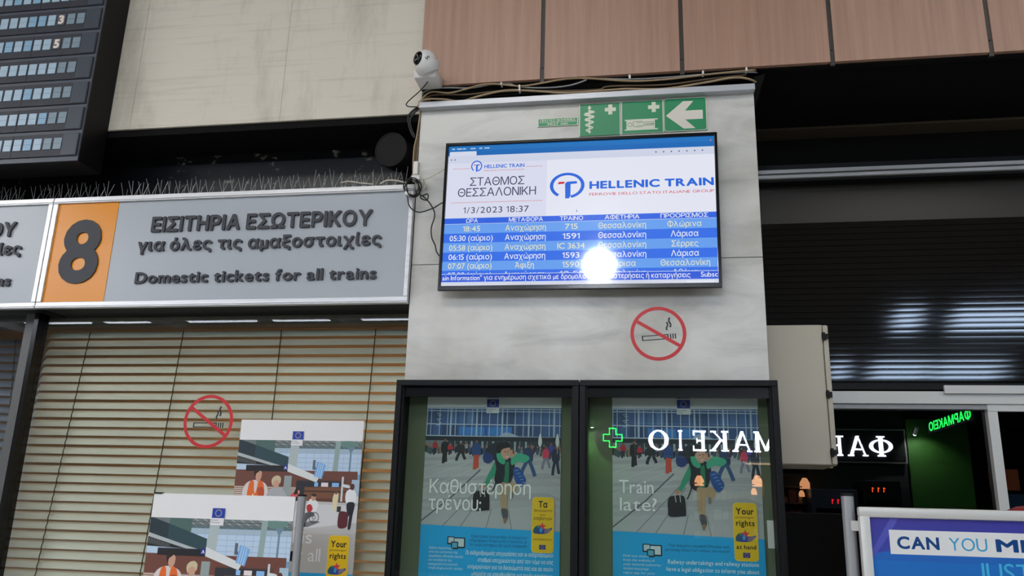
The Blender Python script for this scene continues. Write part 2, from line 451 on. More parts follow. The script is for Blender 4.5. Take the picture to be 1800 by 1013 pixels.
def eu_flag(p, x, y, w, h, blue=(10, 60, 165)):
    p.rect(x, y, x+w, y+h, blue)
    for i in range(12):
        a = 2*math.pi*i/12; p.ell(x+w/2+math.cos(a)*h*.33, y+h/2+math.sin(a)*h*.33, h*.05, h*.05, (250, 215, 60), 6, up=(i == 0))
def rights_tag(p, x0, y0, x1, y1, greek=False):
    w = x1-x0; h = y1-y0; cx = (x0+x1)/2; Y = (236, 196, 20); K = (30, 28, 22)
    p.rrect(x0-w*.02, y0-w*.02, x1+w*.02, y1+w*.02, w*.17, (238, 214, 110)); p.rrect(x0, y0, x1, y1, w*.15, Y)
    if greek:
        p.text('Τα', cx, y0+h*.815, h*.115, K, w*.42, .03, 'c')
        p.text('δικαιώματα', cx, y0+h*.74, h*.045, K, w*.86, .0, 'c', .15); p.text('των', cx, y0+h*.665, h*.04, K, w*.28, .0, 'c', .15)
        p.text('επιβατών', cx, y0+h*.59, h*.055, K, w*.86, .01, 'c', .15); p.text('στη διάθεσή σας', cx, y0+h*.22, h*.035, K, w*.86, 0, 'c')
    else:
        p.text('Your', cx, y0+h*.80, h*.115, K, w*.78, .03, 'c'); p.text('passenger', cx, y0+h*.735, h*.035, K, w*.82, .0, 'c')
        p.text('rights', cx, y0+h*.60, h*.10, K, w*.8, .025, 'c'); p.text('at hand', cx, y0+h*.20, h*.075, K, w*.84, .025, 'c')
    hy = y0+h*(.42 if greek else .41)
    p.blob([(cx-w*.42, hy-h*.07), (cx-w*.38, hy+h*.03), (cx-w*.1, hy+h*.075), (cx+w*.12, hy+h*.01), (cx+w*.44, hy+h*.03), (cx+w*.3, hy-h*.05), (cx+w*.02, hy-h*.085)], (42, 70, 160))
    p.blob([(cx-w*.42, hy-h*.07), (cx-w*.38, hy+h*.03), (cx-w*.22, hy+h*.06), (cx-w*.26, hy-h*.06)], (20, 90, 110))
    for i in range(3): p.line([(cx+w*.08, hy-h*(.02+.022*i)), (cx+w*.36, hy+h*(.012-.02*i))], w*.014, (236, 196, 20))
    st = []
    for i in range(10):
        a = math.pi/2+math.pi*i/5; r = w*.2 if i % 2 == 0 else w*.085; st.append((cx-w*.02+r*math.cos(a), hy+h*.05+r*math.sin(a)))
    p.poly(st, (222, 60, 80)); p.ell(cx-w*.08, hy-h*.01, w*.07, w*.11, (60, 160, 220)); p.ell(cx-w*.2, hy+h*.045, w*.035, w*.06, (50, 160, 90))
    eu_flag(p, cx-w*.15, y0+h*.055, w*.3, h*.085, (50, 60, 140))
def devices(p, x, y, w):
    K = (20, 34, 52)
    p.rrect(x+w*.28, y, x+w, y+w*.56, w*.05, K); p.rect(x+w*.36, y+w*.08, x+w*.93, y+w*.5, (205, 222, 228))
    p.rrect(x, y+w*.18, x+w*.4, y+w*.6, w*.04, K); p.rect(x+w*.06, y+w*.26, x+w*.36, y+w*.55, (190, 214, 226))
    p.rrect(x+w*.22, y-w*.06, x+w*.62, y+w*.34, w*.05, K); p.rect(x+w*.28, y+w*.02, x+w*.56, y+w*.28, (90, 178, 210))

def traveller(p, X, Y, u):
    """the running man of the delay poster; X, Y map poster fractions to metres"""
    b = lambda pts, c: p.blob([(X(a), Y(v)) for a, v in pts], c)
    l = lambda pts, wd, c: p.line([(X(a), Y(v)) for a, v in pts], wd*u, c)
    b([(.45, .40), (.50, .345), (.56, .33), (.60, .36), (.56, .44), (.49, .46)], (34, 38, 52))            # pack
    b([(.435, .435), (.455, .405), (.50, .42), (.51, .46), (.48, .485), (.445, .475)], (36, 56, 120))     # sleeping roll
    b([(.53, .47), (.50, .52), (.475, .57), (.455, .62), (.44, .645), (.465, .65), (.50, .60), (.535, .55)], (50, 150, 118))   # left arm
    b([(.425, .648), (.44, .64), (.465, .645), (.455, .665), (.43, .665)], (190, 140, 118))
    b([(.52, .44), (.545, .42), (.62, .44), (.66, .46), (.67, .52), (.65, .60), (.62, .645), (.56, .64), (.525, .60), (.535, .52)], (26, 30, 42))   # vest
    b([(.60, .49), (.625, .47), (.63, .54), (.625, .62), (.59, .63), (.60, .56)], (34, 120, 90))
    b([(.535, .42), (.56, .40), (.60, .46), (.59, .49), (.55, .47)], (58, 172, 136))                       # hood
    b([(.64, .46), (.66, .425), (.70, .41), (.76, .425), (.775, .45), (.74, .475), (.69, .47), (.65, .495)], (66, 174, 140))   # right sleeve
    b([(.635, .41), (.645, .385), (.665, .39), (.67, .42), (.65, .44)], (198, 148, 124))                   # hand
    b([(.565, .40), (.575, .375), (.61, .365), (.635, .38), (.635, .425), (.615, .455), (.585, .445)], (204, 158, 136))  # face
    b([(.53, .385), (.54, .35), (.58, .33), (.62, .335), (.635, .365), (.60, .375), (.575, .385), (.56, .41), (.54, .41)], (22, 20, 22))   # hair
    p.ell(X(.598), Y(.402), u*.006, u*.003, (60, 40, 36)); p.ell(X(.622), Y(.398), u*.005, u*.003, (60, 40, 36)); l([(.603, .437), (.622, .433)], .004, (240, 230, 225))
    l([(.612, .40), (.622, .418), (.612, .42)], .003, (160, 110, 92)); l([(.655, .385), (.66, .415)], .009, (20, 20, 24))
    b([(.66, .52), (.70, .51), (.735, .56), (.755, .60), (.73, .64), (.70, .64), (.67, .59)], (38, 78, 150))   # patterned bag
    for i in range(5): l([(.67+.014*i, .535+.02*i), (.70+.012*i, .525+.022*i)], .006, (96, 150, 210))
    b([(.575, .62), (.62, .62), (.67, .615), (.69, .64), (.685, .68), (.655, .70), (.64, .67), (.625, .70), (.62, .76), (.618, .81), (.585, .81), (.575, .75), (.57, .68)], (176, 150, 116))
    b([(.645, .68), (.665, .69), (.66, .725), (.645, .72)], (120, 116, 112))
    b([(.582, .80), (.62, .80), (.63, .84), (.625, .87), (.605, .875), (.59, .85)], (82, 82, 92))
    b([(.60, .865), (.622, .862), (.618, .885), (.605, .90)], (150, 110, 70))
    b([(.375, .71), (.40, .68), (.47, .675), (.49, .70), (.495, .80), (.48, .81), (.385, .815), (.375, .77)], (28, 26, 32))   # suitcase
    l([(.42, .655), (.43, .72)], .006, (190, 190, 194)); l([(.455, .655), (.46, .72)], .006, (190, 190, 194))
    l([(.54, .60), (.53, .64), (.505, .70)], .008, (24, 24, 28))
def delay_poster(w, greek):
    H = 1.42*w; p = Print(w, H); X = lambda a: a*w; Y = lambda v: H-v*w
    p.rect(0, 0, w, H, (215, 218, 222))
    p.rect(X(0), Y(.30), X(1), Y(.085), (58, 86, 132))
    rnd = random.Random(3)
    for i in range(17):
        a = i/16*1.0-.005; c = rnd.choice([(70, 104, 156), (46, 72, 116), (84, 118, 166), (60, 90, 140)])
        p.rect(X(max(a, 0)), Y(.20), X(min(a+.05, 1)), Y(.105), c, up=(i == 0)); p.rect(X(max(a, 0)), Y(.285), X(min(a+.05, 1)), Y(.21), rnd.choice([(50, 78, 128), (64, 96, 150), (42, 66, 110)]), up=False)
    p.rect(X(.25), Y(.285), X(.64), Y(.225), (56, 124, 200)); p.rect(X(.44), Y(.285), X(.46), Y(.205), (40, 86, 160))
    p.blob([(X(.55), Y(.29)), (X(.6), Y(.262)), (X(.68), Y(.285)), (X(.7), Y(.30)), (X(.56), Y(.30))], (160, 176, 196))
    for a in (.0, .03, .095, .155, .18, .215, .28, .34, .375, .41, .47, .53, .565, .60, .66, .72, .76, .79, .85, .91, .945, .985):
        wd = .012 if a in (.18, .375, .565, .76, .945) else .006; p.line([(X(a+.005), Y(.088)), (X(a+.004), Y(.29))], wd*w, (168, 188, 212), up=False)
    p.up()
    for v in (.09, .108, .205, .29): p.line([(0, Y(v)), (w, Y(v+.006))], .007*w, (176, 194, 216), up=False)
    for i in range(7): p.line([(X(.075+.01*(i % 3)), Y(.13+.014*i)), (X(.105+.008*(i % 2)), Y(.125+.014*i))], .004*w, (190, 205, 225), up=False)
    p.rect(0, Y(.40), w, Y(.295), (46, 54, 66)); p.rect(0, Y(.325), w, Y(.297), (28, 36, 46))
    p.rect(0, Y(.40), X(.17), Y(.325), (118, 126, 134))
    for i in range(14): p.rect(X(.22+.04*i), Y(.395), X(.224+.04*i+.01*(i % 2)), Y(.328), (150, 168, 178), up=(i == 0))
    G = (178, 182, 186)
    p.poly([(0, Y(.40)), (w, Y(.40)), (w, Y(.955)), (0, Y(.93))], G)
    for i in range(9): p.poly([(0, Y(.45+.05*i)), (X(.9), Y(.41+.045*i)), (w, Y(.42+.05*i)), (w, Y(.435+.05*i)), (X(.5), Y(.45+.05*i)), (0, Y(.475+.05*i))], (164+6*(i % 3), 168+6*(i % 3), 173+5*(i % 3)), up=(i == 0))
    p.up()
    for a0, v0, a1, v1 in ((0, .53, .32, .44), (0, .60, .42, .45), (0, .68, .5, .47), (0, .78, .45, .55), (.15, .935, .47, .60), (.28, .94, .50, .62), (.47, .95, .51, .80), (.66, .95, .63, .8)):
        p.line([(X(a0), Y(v0)), (X(a1), Y(v1))], .005*w, (188, 192, 196) if v0 < .8 else (120, 124, 128), up=False)
    p.line([(X(0), Y(.895)), (X(.22), Y(.72)), (X(.42), Y(.53))], .009*w, (86, 90, 96))
    # crowd
    p.up()
    for i in range(46):
        a = rnd.random(); v = .372+.022*rnd.random(); c = rnd.choice([(40, 44, 60), (90, 40, 50), (60, 80, 110), (120, 120, 124), (30, 30, 38), (70, 90, 80), (150, 110, 100)])
        if .5 < a < .66: continue
        p.ell(X(a), Y(v+.012), .012*w, .026*w, c, 10, up=False); p.ell(X(a), Y(v-.02), .006*w, .008*w, (150, 118, 104), 8, up=False)
    def walker(a, v0, v1, top, leg, wd=.022, sp=.018):
        h = v1-v0; p.ell(X(a), Y(v0+.06*h), .010*w, .012*w, (120, 90, 80), 10)
        p.blob([(X(a-wd), Y(v0+.2*h)), (X(a-wd*.4), Y(v0+.11*h)), (X(a+wd*.6), Y(v0+.12*h)), (X(a+wd), Y(v0+.25*h)), (X(a+wd*.9), Y(v0+.52*h)), (X(a-wd*.9), Y(v0+.54*h))], top)
        p.line([(X(a-wd*.2), Y(v0+.5*h)), (X(a-sp), Y(v0+.78*h)), (X(a-sp*1.2), Y(v1))], wd*.75*w, leg); p.line([(X(a+wd*.3), Y(v0+.5*h)), (X(a+sp*.9), Y(v0+.76*h)), (X(a+sp*1.3), Y(v1-.01))], wd*.75*w, leg)
    walker(.075, .33, .43, (176, 34, 48), (40, 44, 52), .018, .006); walker(.15, .315, .49, (24, 26, 34), (30, 32, 40), .028, .008); walker(.19, .35, .43, (190, 40, 60), (44, 48, 60), .018, .006)
    walker(.27, .34, .47, (36, 44, 46), (34, 38, 46), .028, .026); walker(.385, .32, .53, (38, 72, 130), (196, 78, 56), .032, .008); walker(.31, .34, .42, (160, 160, 166), (40, 40, 48), .01, .003)
    walker(.765, .345, .58, (40, 60, 98), (50, 84, 130), .034, .04); walker(.895, .36, .52, (214, 60, 96), (130, 130, 150), .024, .022); walker(.93, .34, .45, (70, 70, 160), (60, 60, 90), .018, .008)
    walker(.965, .355, .56, (34, 44, 70), (30, 42, 66), .026, .018)
    for a in (.85, .975):
        p.blob([(X(a), Y(.265)), (X(a+.014), Y(.33)), (X(a), Y(.365)), (X(a-.014), Y(.33))], (214, 218, 222)); p.line([(X(a), Y(.36)), (X(a), Y(.41))], .004*w, (190, 190, 194))
    traveller(p, X, Y, w)
    T = (246, 248, 250)
    if greek:
        p.text('Καθυστέρηση', X(.05), Y(.70), .092*w, T, .74*w, 0); p.text('τρένου;', X(.05), Y(.815), .092*w, T, .385*w, 0)
    else:
        p.text('Train', X(.045), Y(.667), .088*w, T, .235*w, 0); p.text('late?', X(.05), Y(.783), .085*w, T, .25*w, 0)
    B = (20, 170, 236)
    p.poly([(0, 0), (w, 0), (w, Y(.945)), (0, Y(.92))], B)
    devices(p, X(.20), Y(1.075), .13*w)
    N = (22, 84, 140); Wt = (214, 236, 246)
    if greek:
        t1 = ['Καθυστέρησε ή ματαιώθηκε το δρομολόγιο', 'σιδηροδρόμου; Αντιμετωπίζετε δυσκολίες με', 'την αγορά εισιτηρίων; Δεν έχετε ενημέρωση;']
        t2 = ['Οι σιδηροδρομικές επιχειρήσεις και οι σιδηροδρομικοί', 'σταθμοί υποχρεούνται από τον νόμο να σας', 'ενημερώνουν για τα δικαιώματά σας και σε ποιόν', 'μπορείτε να απευθυνθείτε για τυχόν παράπονα.']
        wd1 = (.40, .41, .41); wd2 = (.62, .53, .60, .57); y1, y2 = 1.0, 1.115
    else:
        t1 = ['Train delayed or cancelled? Difficulties with', 'purchasing tickets? Left without information?']
        t2 = ['Railway undertakings and railway stations', 'have a legal obligation to inform you about', 'your rights and where to complain']
        wd1 = (.40, .42); wd2 = (.59, .60, .48); y1, y2 = 1.01, 1.12
    for i, (t, q) in enumerate(zip(t1, wd1)): p.text(t, X(.77), Y(y1+.028*i), .019*w, N, q*w, .0, 'r', .1)
    for i, (t, q) in enumerate(zip(t2, wd2)): p.text(t, X(.955), Y(y2+.046*i), .027*w, Wt, q*w, .015, 'r', .1)
    lt = ['Find out more', 'from the website of', 'your national authority', 'download the passenger', 'rights app for your', 'telephone or tablet'] if not greek else ['Μάθετε περισσότερα', 'από τον ιστότοπο της', 'αρμόδιας εθνικής αρχής', 'και κατεβάστε την', 'εφαρμογή στο κινητό', 'τηλέφωνό σας']
    for i, t in enumerate(lt): p.text(t, X(.07), Y(1.085+.027*i), .015*w, Wt, (.17+.04*(i % 3))*w, 0)
    for i in range(5): p.text(lt[(i+1) % 6], X(.08), Y(1.27+.026*i), .013*w, (150, 205, 232), .14*w, 0)
    p.text('European Union', X(.40), Y(1.33), .015*w, N, .4*w, 0)
    p.rect(X(.45), Y(.125), X(.545), Y(.02), (226, 230, 232)); eu_flag(p, X(.452), Y(.083), .09*w, .06*w, (28, 54, 150)); p.text('European', X(.455), Y(.101), .010*w, (60, 66, 90), .06*w, 0); p.text('Union', X(.455), Y(.117), .010*w, (60, 66, 90), .04*w, 0)
    rights_tag(p, X(.805), Y(1.085), X(.955), Y(.715), greek)
    return p
def hall_poster(w):
    H = 1.42*w; p = Print(w, H); X = lambda a: a*w; Y = lambda v: H-v*w
    R = lambda a, v, b, u_, c, up=True: p.rect(X(a), Y(u_), X(b), Y(v), c, up)
    b = lambda pts, c: p.blob([(X(a), Y(v)) for a, v in pts], c)
    P = lambda pts, c: p.poly([(X(a), Y(v)) for a, v in pts], c)
    p.rect(0, 0, w, H, (232, 232, 234))
    R(0, .155, 1, .24, (112, 122, 124))
    p.up()
    for i in range(12): p.line([(X(.25+.065*i), Y(.157)), (X(.36+.065*i), Y(.215))], .006*w, (160, 168, 170), up=False)
    for v in (.175, .195): p.line([(X(.2), Y(v)), (w, Y(v))], .005*w, (84, 94, 96), up=False)
    R(0, .20, 1, .44, (190, 212, 236)); R(.25, .20, 1, .218, (90, 112, 120)); R(.3, .215, 1, .25, (168, 190, 208)); R(.55, .40, 1, .45, (120, 160, 196))
    p.up()
    for v in (.25, .285, .32, .355, .39): p.line([(X(.3), Y(v)), (w, Y(v))], .003*w, (150, 178, 208), up=False)
    for a in (.34, .40, .56, .62, .68, .74, .86, .92, .97): p.line([(X(a), Y(.21)), (X(a), Y(.44))], .003*w, (150, 178, 208), up=False)
    b([(.82, .16), (.93, .155), (.97, .17), (.93, .20), (.85, .20)], (104, 140, 134)); P([(.885, .2), (.945, .2), (.92, .24), (.918, .44), (.905, .44), (.908, .24)], (110, 140, 160))
    P([(.43, .16), (.50, .16), (.475, .62), (.40, .62)], (176, 190, 192)); P([(.79, .155), (.83, .155), (.815, .46), (.775, .46)], (150, 172, 172)); R(.14, .155, .30, .24, (74, 104, 100))
    R(0, .38, .98, .62, (112, 66, 54)); R(.5, .445, .9, .60, (96, 60, 50)); R(0, .50, .55, .58, (150, 110, 92)); p.up()
    for i in range(5): p.line([(X(.0), Y(.51+.014*i)), (X(.56), Y(.51+.014*i))], .006*w, (214, 208, 202), up=False)
    R(.40, .42, .46, .60, (150, 164, 164)); R(.50, .455, .86, .49, (36, 40, 50))
    R(.50, .455, .68, .60, (40, 44, 52)); R(.57, .50, .90, .60, (124, 80, 58)); R(.57, .525, .90, .535, (66, 44, 38)); R(.66, .58, .83, .625, (98, 60, 46))
    for a, c in ((.645, (140, 190, 240)), (.70, (236, 226, 228)), (.785, (140, 186, 236))): R(a, .465, a+(.03 if a < .69 else .055), .495, c)
    P([(.0, .155), (.02, .155), (.42, .28), (.42, .37), (.0, .26)], (40, 70, 78)); P([(.0, .155), (.14, .193), (.14, .295), (.0, .26)], (30, 50, 60))
    P([(0, .25), (.30, .33), (.42, .36), (.42, .385), (0, .275)], (178, 186, 190)); P([(0, .275), (.28, .345), (.0, .335)], (28, 30, 34)); p.up()
    for i in range(14): p.line([(X(.012*i), Y(.28+.003*i)), (X(.012*i), Y(.318+.002*i))], .004*w, (120, 124, 128), up=False)
    P([(.42, .33), (.68, .425), (.66, .465), (.41, .385)], (222, 226, 228)); R(.08, .345, .42, .39, (22, 24, 30)); R(.385, .34, .42, .378, (20, 50, 140)); p.text('A', X(.392), Y(.372), .022*w, (240, 240, 244), None, .01)
    P([(.62, .30), (.64, .30), (.64, .35), (.66, .36), (.65, .375), (.62, .37)], (90, 104, 116)); P([(.655, .31), (.725, .335), (.70, .44), (.635, .42)], (120, 176, 232)); p.up()
    for i in range(3): p.line([(X(.672+.016*i), Y(.32+.006*i)), (X(.653+.016*i), Y(.425+.006*i))], .004*w, (214, 232, 248), up=False)
    R(.86, .42, .875, .60, (214, 220, 226)); b([(.87, .475), (.92, .48), (.93, .50), (.88, .495)], (220, 226, 230)); R(.94, .44, 1, .56, (170, 196, 216))
    P([(.40, .62), (.55, .60), (1, .61), (1, 1.12), (.0, 1.12), (0, .62)], (196, 196, 196)); P([(.55, .62), (1, .63), (1, .75), (.6, .80), (.45, .78)], (214, 216, 218)); P([(.52, .78), (.66, .74), (.72, .75), (.62, .79)], (120, 122, 126))
    P([(0, .85), (1, .83), (1, 1.12), (0, 1.12)], (188, 186, 184))
    # two members of staff, a woman in grey, travellers
    b([(.10, .62), (.07, .56), (.09, .49), (.14, .46), (.20, .46), (.26, .49), (.28, .56), (.26, .62), (.26, .72), (.10, .72)], (222, 212, 212)); b([(.12, .48), (.155, .465), (.165, .53), (.18, .60), (.14, .62), (.11, .62)], (232, 108, 36)); b([(.195, .46), (.235, .48), (.25, .56), (.24, .63), (.12, .63), (.14, .56), (.18, .55)], (232, 108, 36))
    b([(.19, .52), (.235, .51), (.25, .56), (.21, .59)], (190, 78, 40)); b([(.16, .40), (.19, .385), (.215, .40), (.21, .45), (.18, .465)], (206, 158, 136)); b([(.15, .40), (.165, .375), (.20, .372), (.195, .39), (.17, .41), (.165, .44)], (34, 26, 26)); R(.155, .56, .165, .6, (240, 236, 180))
    b([(.30, .66), (.27, .57), (.30, .52), (.35, .50), (.41, .53), (.45, .62), (.42, .66)], (176, 180, 186)); b([(.315, .47), (.33, .44), (.365, .45), (.36, .50), (.33, .515)], (206, 160, 136)); b([(.30, .46), (.315, .43), (.35, .42), (.375, .44), (.37, .48), (.35, .455), (.32, .465), (.315, .50)], (206, 192, 160))
    b([(.45, .62), (.46, .57), (.49, .54), (.53, .55), (.50, .59), (.485, .63)], (214, 90, 96)); b([(.49, .555), (.50, .52), (.53, .515), (.535, .54), (.51, .555)], (40, 26, 26)); b([(.52, .53), (.53, .525), (.535, .545), (.525, .55)], (214, 160, 140))
    b([(.60, .65), (.62, .59), (.66, .59), (.69, .62), (.68, .67), (.64, .70)], (232, 234, 236)); b([(.63, .575), (.64, .56), (.665, .56), (.665, .59), (.645, .60)], (196, 148, 128)); b([(.63, .56), (.645, .545), (.67, .555), (.66, .57)], (60, 40, 34)); b([(.60, .64), (.63, .625), (.65, .66), (.62, .69)], (190, 44, 50))
    b([(.58, .70), (.64, .68), (.67, .70), (.62, .73), (.60, .77), (.56, .77)], (86, 88, 92)); p.arc(X(.665), Y(.72), .035*w, .04*w, 0, 360, (50, 52, 58)); p.arc(X(.665), Y(.72), .01*w, .014*w, 0, 360, (50, 52, 58)); b([(.55, .76), (.60, .76), (.60, .79), (.55, .785)], (50, 50, 54))
    b([(.80, .58), (.82, .53), (.845, .55), (.84, .62), (.83, .66), (.81, .66)], (228, 214, 176)); p.ell(X(.825), Y(.535), .011*w, .014*w, (110, 80, 66)); R(.84, .635, .87, .675, (44, 40, 44))
    b([(.91, .61), (.90, .54), (.925, .51), (.96, .51), (.985, .55), (.98, .61)], (238, 240, 242)); b([(.915, .61), (.975, .61), (.965, .70), (.955, .79), (.935, .79), (.94, .70), (.925, .72), (.92, .68)], (26, 28, 38)); b([(.93, .505), (.935, .475), (.955, .47), (.965, .49), (.955, .515)], (90, 44, 36)); b([(.855, .70), (.87, .67), (.92, .675), (.93, .70), (.925, .78), (.86, .785)], (92, 28, 38))
    T = (228, 228, 230)
    p.text('Travel is', X(.10), Y(.905), .09*w, T, .565*w, 0); p.text('for all', X(.44), Y(1.03), .09*w, T, .30*w, 0)
    p.rect(0, 0, w, Y(1.11), (34, 164, 226)); N = (22, 84, 140)
    for i, t in enumerate(['Your disability or reduced mobility', 'should not stop you from travelling', 'by rail: ask for help in advance', 'and during your journey']): p.text(t, X(.73), Y(1.15+.03*i), .018*w, N, .42*w, 0, 'r', .1)
    for i, t in enumerate(['Railway undertakings and station managers', 'give free assistance to passengers']): p.text(t, X(.95), Y(1.30+.045*i), .026*w, (214, 236, 246), .6*w, .015, 'r', .1)
    R(.435, .09, .52, .155, (226, 228, 230)); eu_flag(p, X(.437), Y(.148), .088*w, .062*w); R(.43, .15, .524, .195, (228, 229, 232)); p.text('European', X(.436), Y(.165), .009*w, (90, 94, 104), .05*w, 0); p.text('Commission', X(.436), Y(.18), .009*w, (90, 94, 104), .062*w, 0)
    rights_tag(p, X(.80), Y(1.245), X(.955), Y(.845))
    return p

# ================================================================== THE SETTING
def X(px, py, Y): return W(px, py, Y).x
def Z(px, py, Y): return W(px, py, Y).z
def box(name, m, parent, *b, bev=0): return MB().box(*b, bev=bev).build(name, m, parent)

M_FLOOR = mat('terrazzo', (176, 172, 164), .35, noise=((30, 30, 30), 0, (140, 136, 128), .3, .7))
M_CEIL = mat('dark_ceiling', (66, 64, 61), .8)
M_HALL = mat('dim_plaster', (170, 166, 158), .8)
M_GREENW = mat('green_shop_wall', (60, 120, 40), .6)
M_LAMP = mat('lamp_diffuser', (230, 230, 230), .5, emit=(232, 240, 255), es=CEIL_E)
M_LAMPW = mat('near_lamp_diffuser', (230, 230, 230), .5, emit=(250, 246, 238), es=WORK_E)
M_GLOBE = mat('globe_lamp_glass', (230, 230, 230), .5, emit=(240, 246, 255), es=GLOBE_E)

struct(box('floor', M_FLOOR, None, -14, 14, -18.6, 8, -.12, 0))
ceil = struct(box('ceiling', M_CEIL, None, -14, 14, -18.6, 8, 5.0, 5.15))
struct(box('wall_left', M_HALL, None, -14.2, -14, -18.6, 8, 0, 5)); struct(box('wall_right', M_HALL, None, 14, 14.2, -18.6, 8, 0, 5))
struct(box('wall_front', mat('dark_shop_wall', (40, 42, 44), .7), None, -14, 14, -18.6, -18.35, 0, 5))
struct(box('wall_outer', M_DARK, None, -14, 14, 8, 8.2, 0, 5))
for i, x in enumerate((-12.2, -8.8, -5.4, -2.0, 1.3, 4.6, 8.0, 11.4)):
    o = struct(box('trim_%d' % (i+1), M_CEIL, None, x-.09, x+.09, -18.3, 2.4, 4.78, 5.0)); o['label'] = 'dark beam under the hall ceiling'

# ---- wall above: concrete, wood veneer panels, and the dark recesses
wb = sgroup('wall_back')
zc = (Z(192, 226, Y0)+Z(735, 203, Y0))/2
xs = [-6.2, X(228, 222, Y0), X(491, 212, Y0), X(740, 150, Y0-.03)-.002]
for a, b in zip(xs, xs[1:]): box('concrete_panel', M_CONC, wb, a+.0006, b-.0006, Y0, Y0+.2, zc, 5)
box('shade_soffit', M_DARK, wb, -6.2, xs[-1], Y0+.01, Y0+.6, zc-.03, zc-.001)  # soffit coloured near black, the shade under the concrete put into its colour
zwd = sum(Z(p, q, Y0-.03) for p, q in ((745, 152), (953, 139), (1464, 108), (1800, 88)))/4
xj = [X(741, 100, Y0-.03), X(953, 130, Y0-.03), X(1199, 112, Y0-.03), X(1464, 106, Y0-.03), X(1744, 92, Y0-.03)]
xj.append(xj[-1]+xj[-1]-xj[-2]); xj.append(xj[-1]+.56)
for a, b in zip(xj, xj[1:]): box('wood_panel', M_WOOD, wb, a+(.008 if a > xj[0] else 0), b-.008, Y0-.03, Y0-.012, zwd, 5, bev=.001)
box('panel_backing', M_BLACK, wb, xj[0], xj[-1], Y0-.012, Y0+.02, zwd-.004, 5)
for a in xj[1:-1]:
    box('joint_strip', mat('brown_joint_strip', (52, 46, 44), .45), wb, a-.0078, a+.0078, Y0-.024, Y0-.013, zwd-.012, 5)
    MB().cyl((a, Y0-.024, zwd+.05), (a, Y0-.027, zwd+.05), .003, 8).build('screw', M_BLACK, wb)
box('recess_back', M_DARK, wb, xj[0], .389, Y0+.12, Y0+.2, 3.15, 3.6)
box('recess_top', M_DARK, wb, xj[0], 3.6, Y0+.02, YE+.4, zwd+.02, zwd+.06)
# dusty black stone behind the bird spikes
box('black_stone_panel', M_BLKSTONE, wb, -6.2, -.889, Y0+.23, Y0+.27, 2.4, zc-.03)

# ---- marble pillar
pil = sgroup('pillar')
PX0, PX1 = -.8815, .3865
zj = (Z(750, 466, Y0)+Z(1306, 452, Y0))/2; zt = (Z(740, 190, Y0)+Z(1325, 152, Y0))/2
MB().box(PX0, PX1, Y0, Y0+.6, 0, zj-.001, bev=.0015).build('marble_slab', M_MARBLE, pil)
MB().box(PX0, PX1, Y0, Y0+.6, zj+.001, zt, bev=.0015).build('marble_slab', M_MARBLE, pil)
box('joint_fill', M_BLACK, pil, PX0+.004, PX1-.004, Y0+.003, Y0+.5, zj-.001, zj+.001)
t1, t2 = (Z(742, 181, Y0-.03)+Z(1325, 145, Y0-.03))/2, (Z(742, 190, Y0-.03)+Z(1325, 157, Y0-.03))/2
tr = struct(MB().box(PX0-.002, PX1+.002, Y0-.032, Y0, t2, t1, bev=.002).build('trim_9', M_TRIM), 'pale grey metal cable trunking along the top of the marble pillar')
fl = MB().hexa([(PX1+.004, Y0-.0, 3.235), (PX1+.045, Y0-.0, 3.245), (PX1+.006, Y0-.0, 3.13), (PX1+.004, Y0-.0, 3.13)], [(PX1+.004, Y0+.16, 3.235), (PX1+.045, Y0+.16, 3.245), (PX1+.006, Y0+.16, 3.13), (PX1+.004, Y0+.16, 3.13)]).build('dark_bracket', M_DARK, wb)

# ---- entrance to the right: lintel, dark clerestory, shutter, header, doors
en = sgroup('wall_entrance'); EX0, EX1 = .392, 3.6
def zz(yl, yr, Y=YE, xl=1335, xr=1800): return (Z(xl, yl, Y)+Z(xr, yr, Y))/2
M_LINT = mat('dark_bronze_lintel', (64, 62, 54), .5); M_BAR = mat('dark_bronze_bar', (82, 74, 62), .45)
box('lintel', M_LINT, en, EX0, EX1, YE-.1, YE+.1, zz(156, 133), zz(120, 92)); box('lintel_lit_edge', mat('lit_edge_grey', (96, 98, 96), .4), en, EX0, EX1, YE-.106, YE-.1, zz(157, 134), zz(153, 130))  # paler strip paints the light caught by the lintel's lower edge
box('dark_panel', M_BLACK, en, EX0, EX1, YE+.14, YE+.18, zz(302, 286), zz(150, 130))
box('transom_bar', M_BAR, en, EX0, EX1, YE+.04, YE+.14, zz(233, 207, YE+.04), zz(221, 196, YE+.04))
box('dusty_sill', M_BLKSTONE, en, EX0, EX1, YE+.08, YE+.14, zz(302, 286), zz(276, 262))
box('upper_rail', M_ALU, en, EX0, EX1, YE-.03, YE+.05, zz(309, 295), zz(303, 289)); box('upper_rail', M_ALU, en, EX0, EX1, YE-.025, YE+.05, zz(318, 302), zz(312, 297))
box('rail_gap', M_BLACK, en, EX0, EX1, YE-.01, YE+.05, zz(322, 306), zz(300, 287))
s1 = zz(392, 384, YE+.05)
box('shutter_box', M_SHUTB, en, EX0, EX1, YE+.05, YE+.2, s1, zz(322, 306, YE+.05))
sb = zz(666, 676, YE+.05, 1460)
n = 26; ph = (s1-sb)/n
bm = bmesh.new()
def slat_profile(h):     # gently bowed lath
    P = []
    for i in range(7):
        t = i/6*2-1; P.append((-.00005*(1-t*t), t*h/2))
    return P
pr = slat_profile(ph*.93); yz = [(YE+.052+a, b) for a, b in pr] + [(YE+.062, ph*.465), (YE+.062, -ph*.465)]
A = [bm.verts.new((EX0, y, z)) for y, z in yz]; B = [bm.verts.new((EX1, y, z)) for y, z in yz]
for i in range(len(yz)): bm.faces.new((A[i], B[i], B[(i+1) % len(yz)], A[(i+1) % len(yz)]))
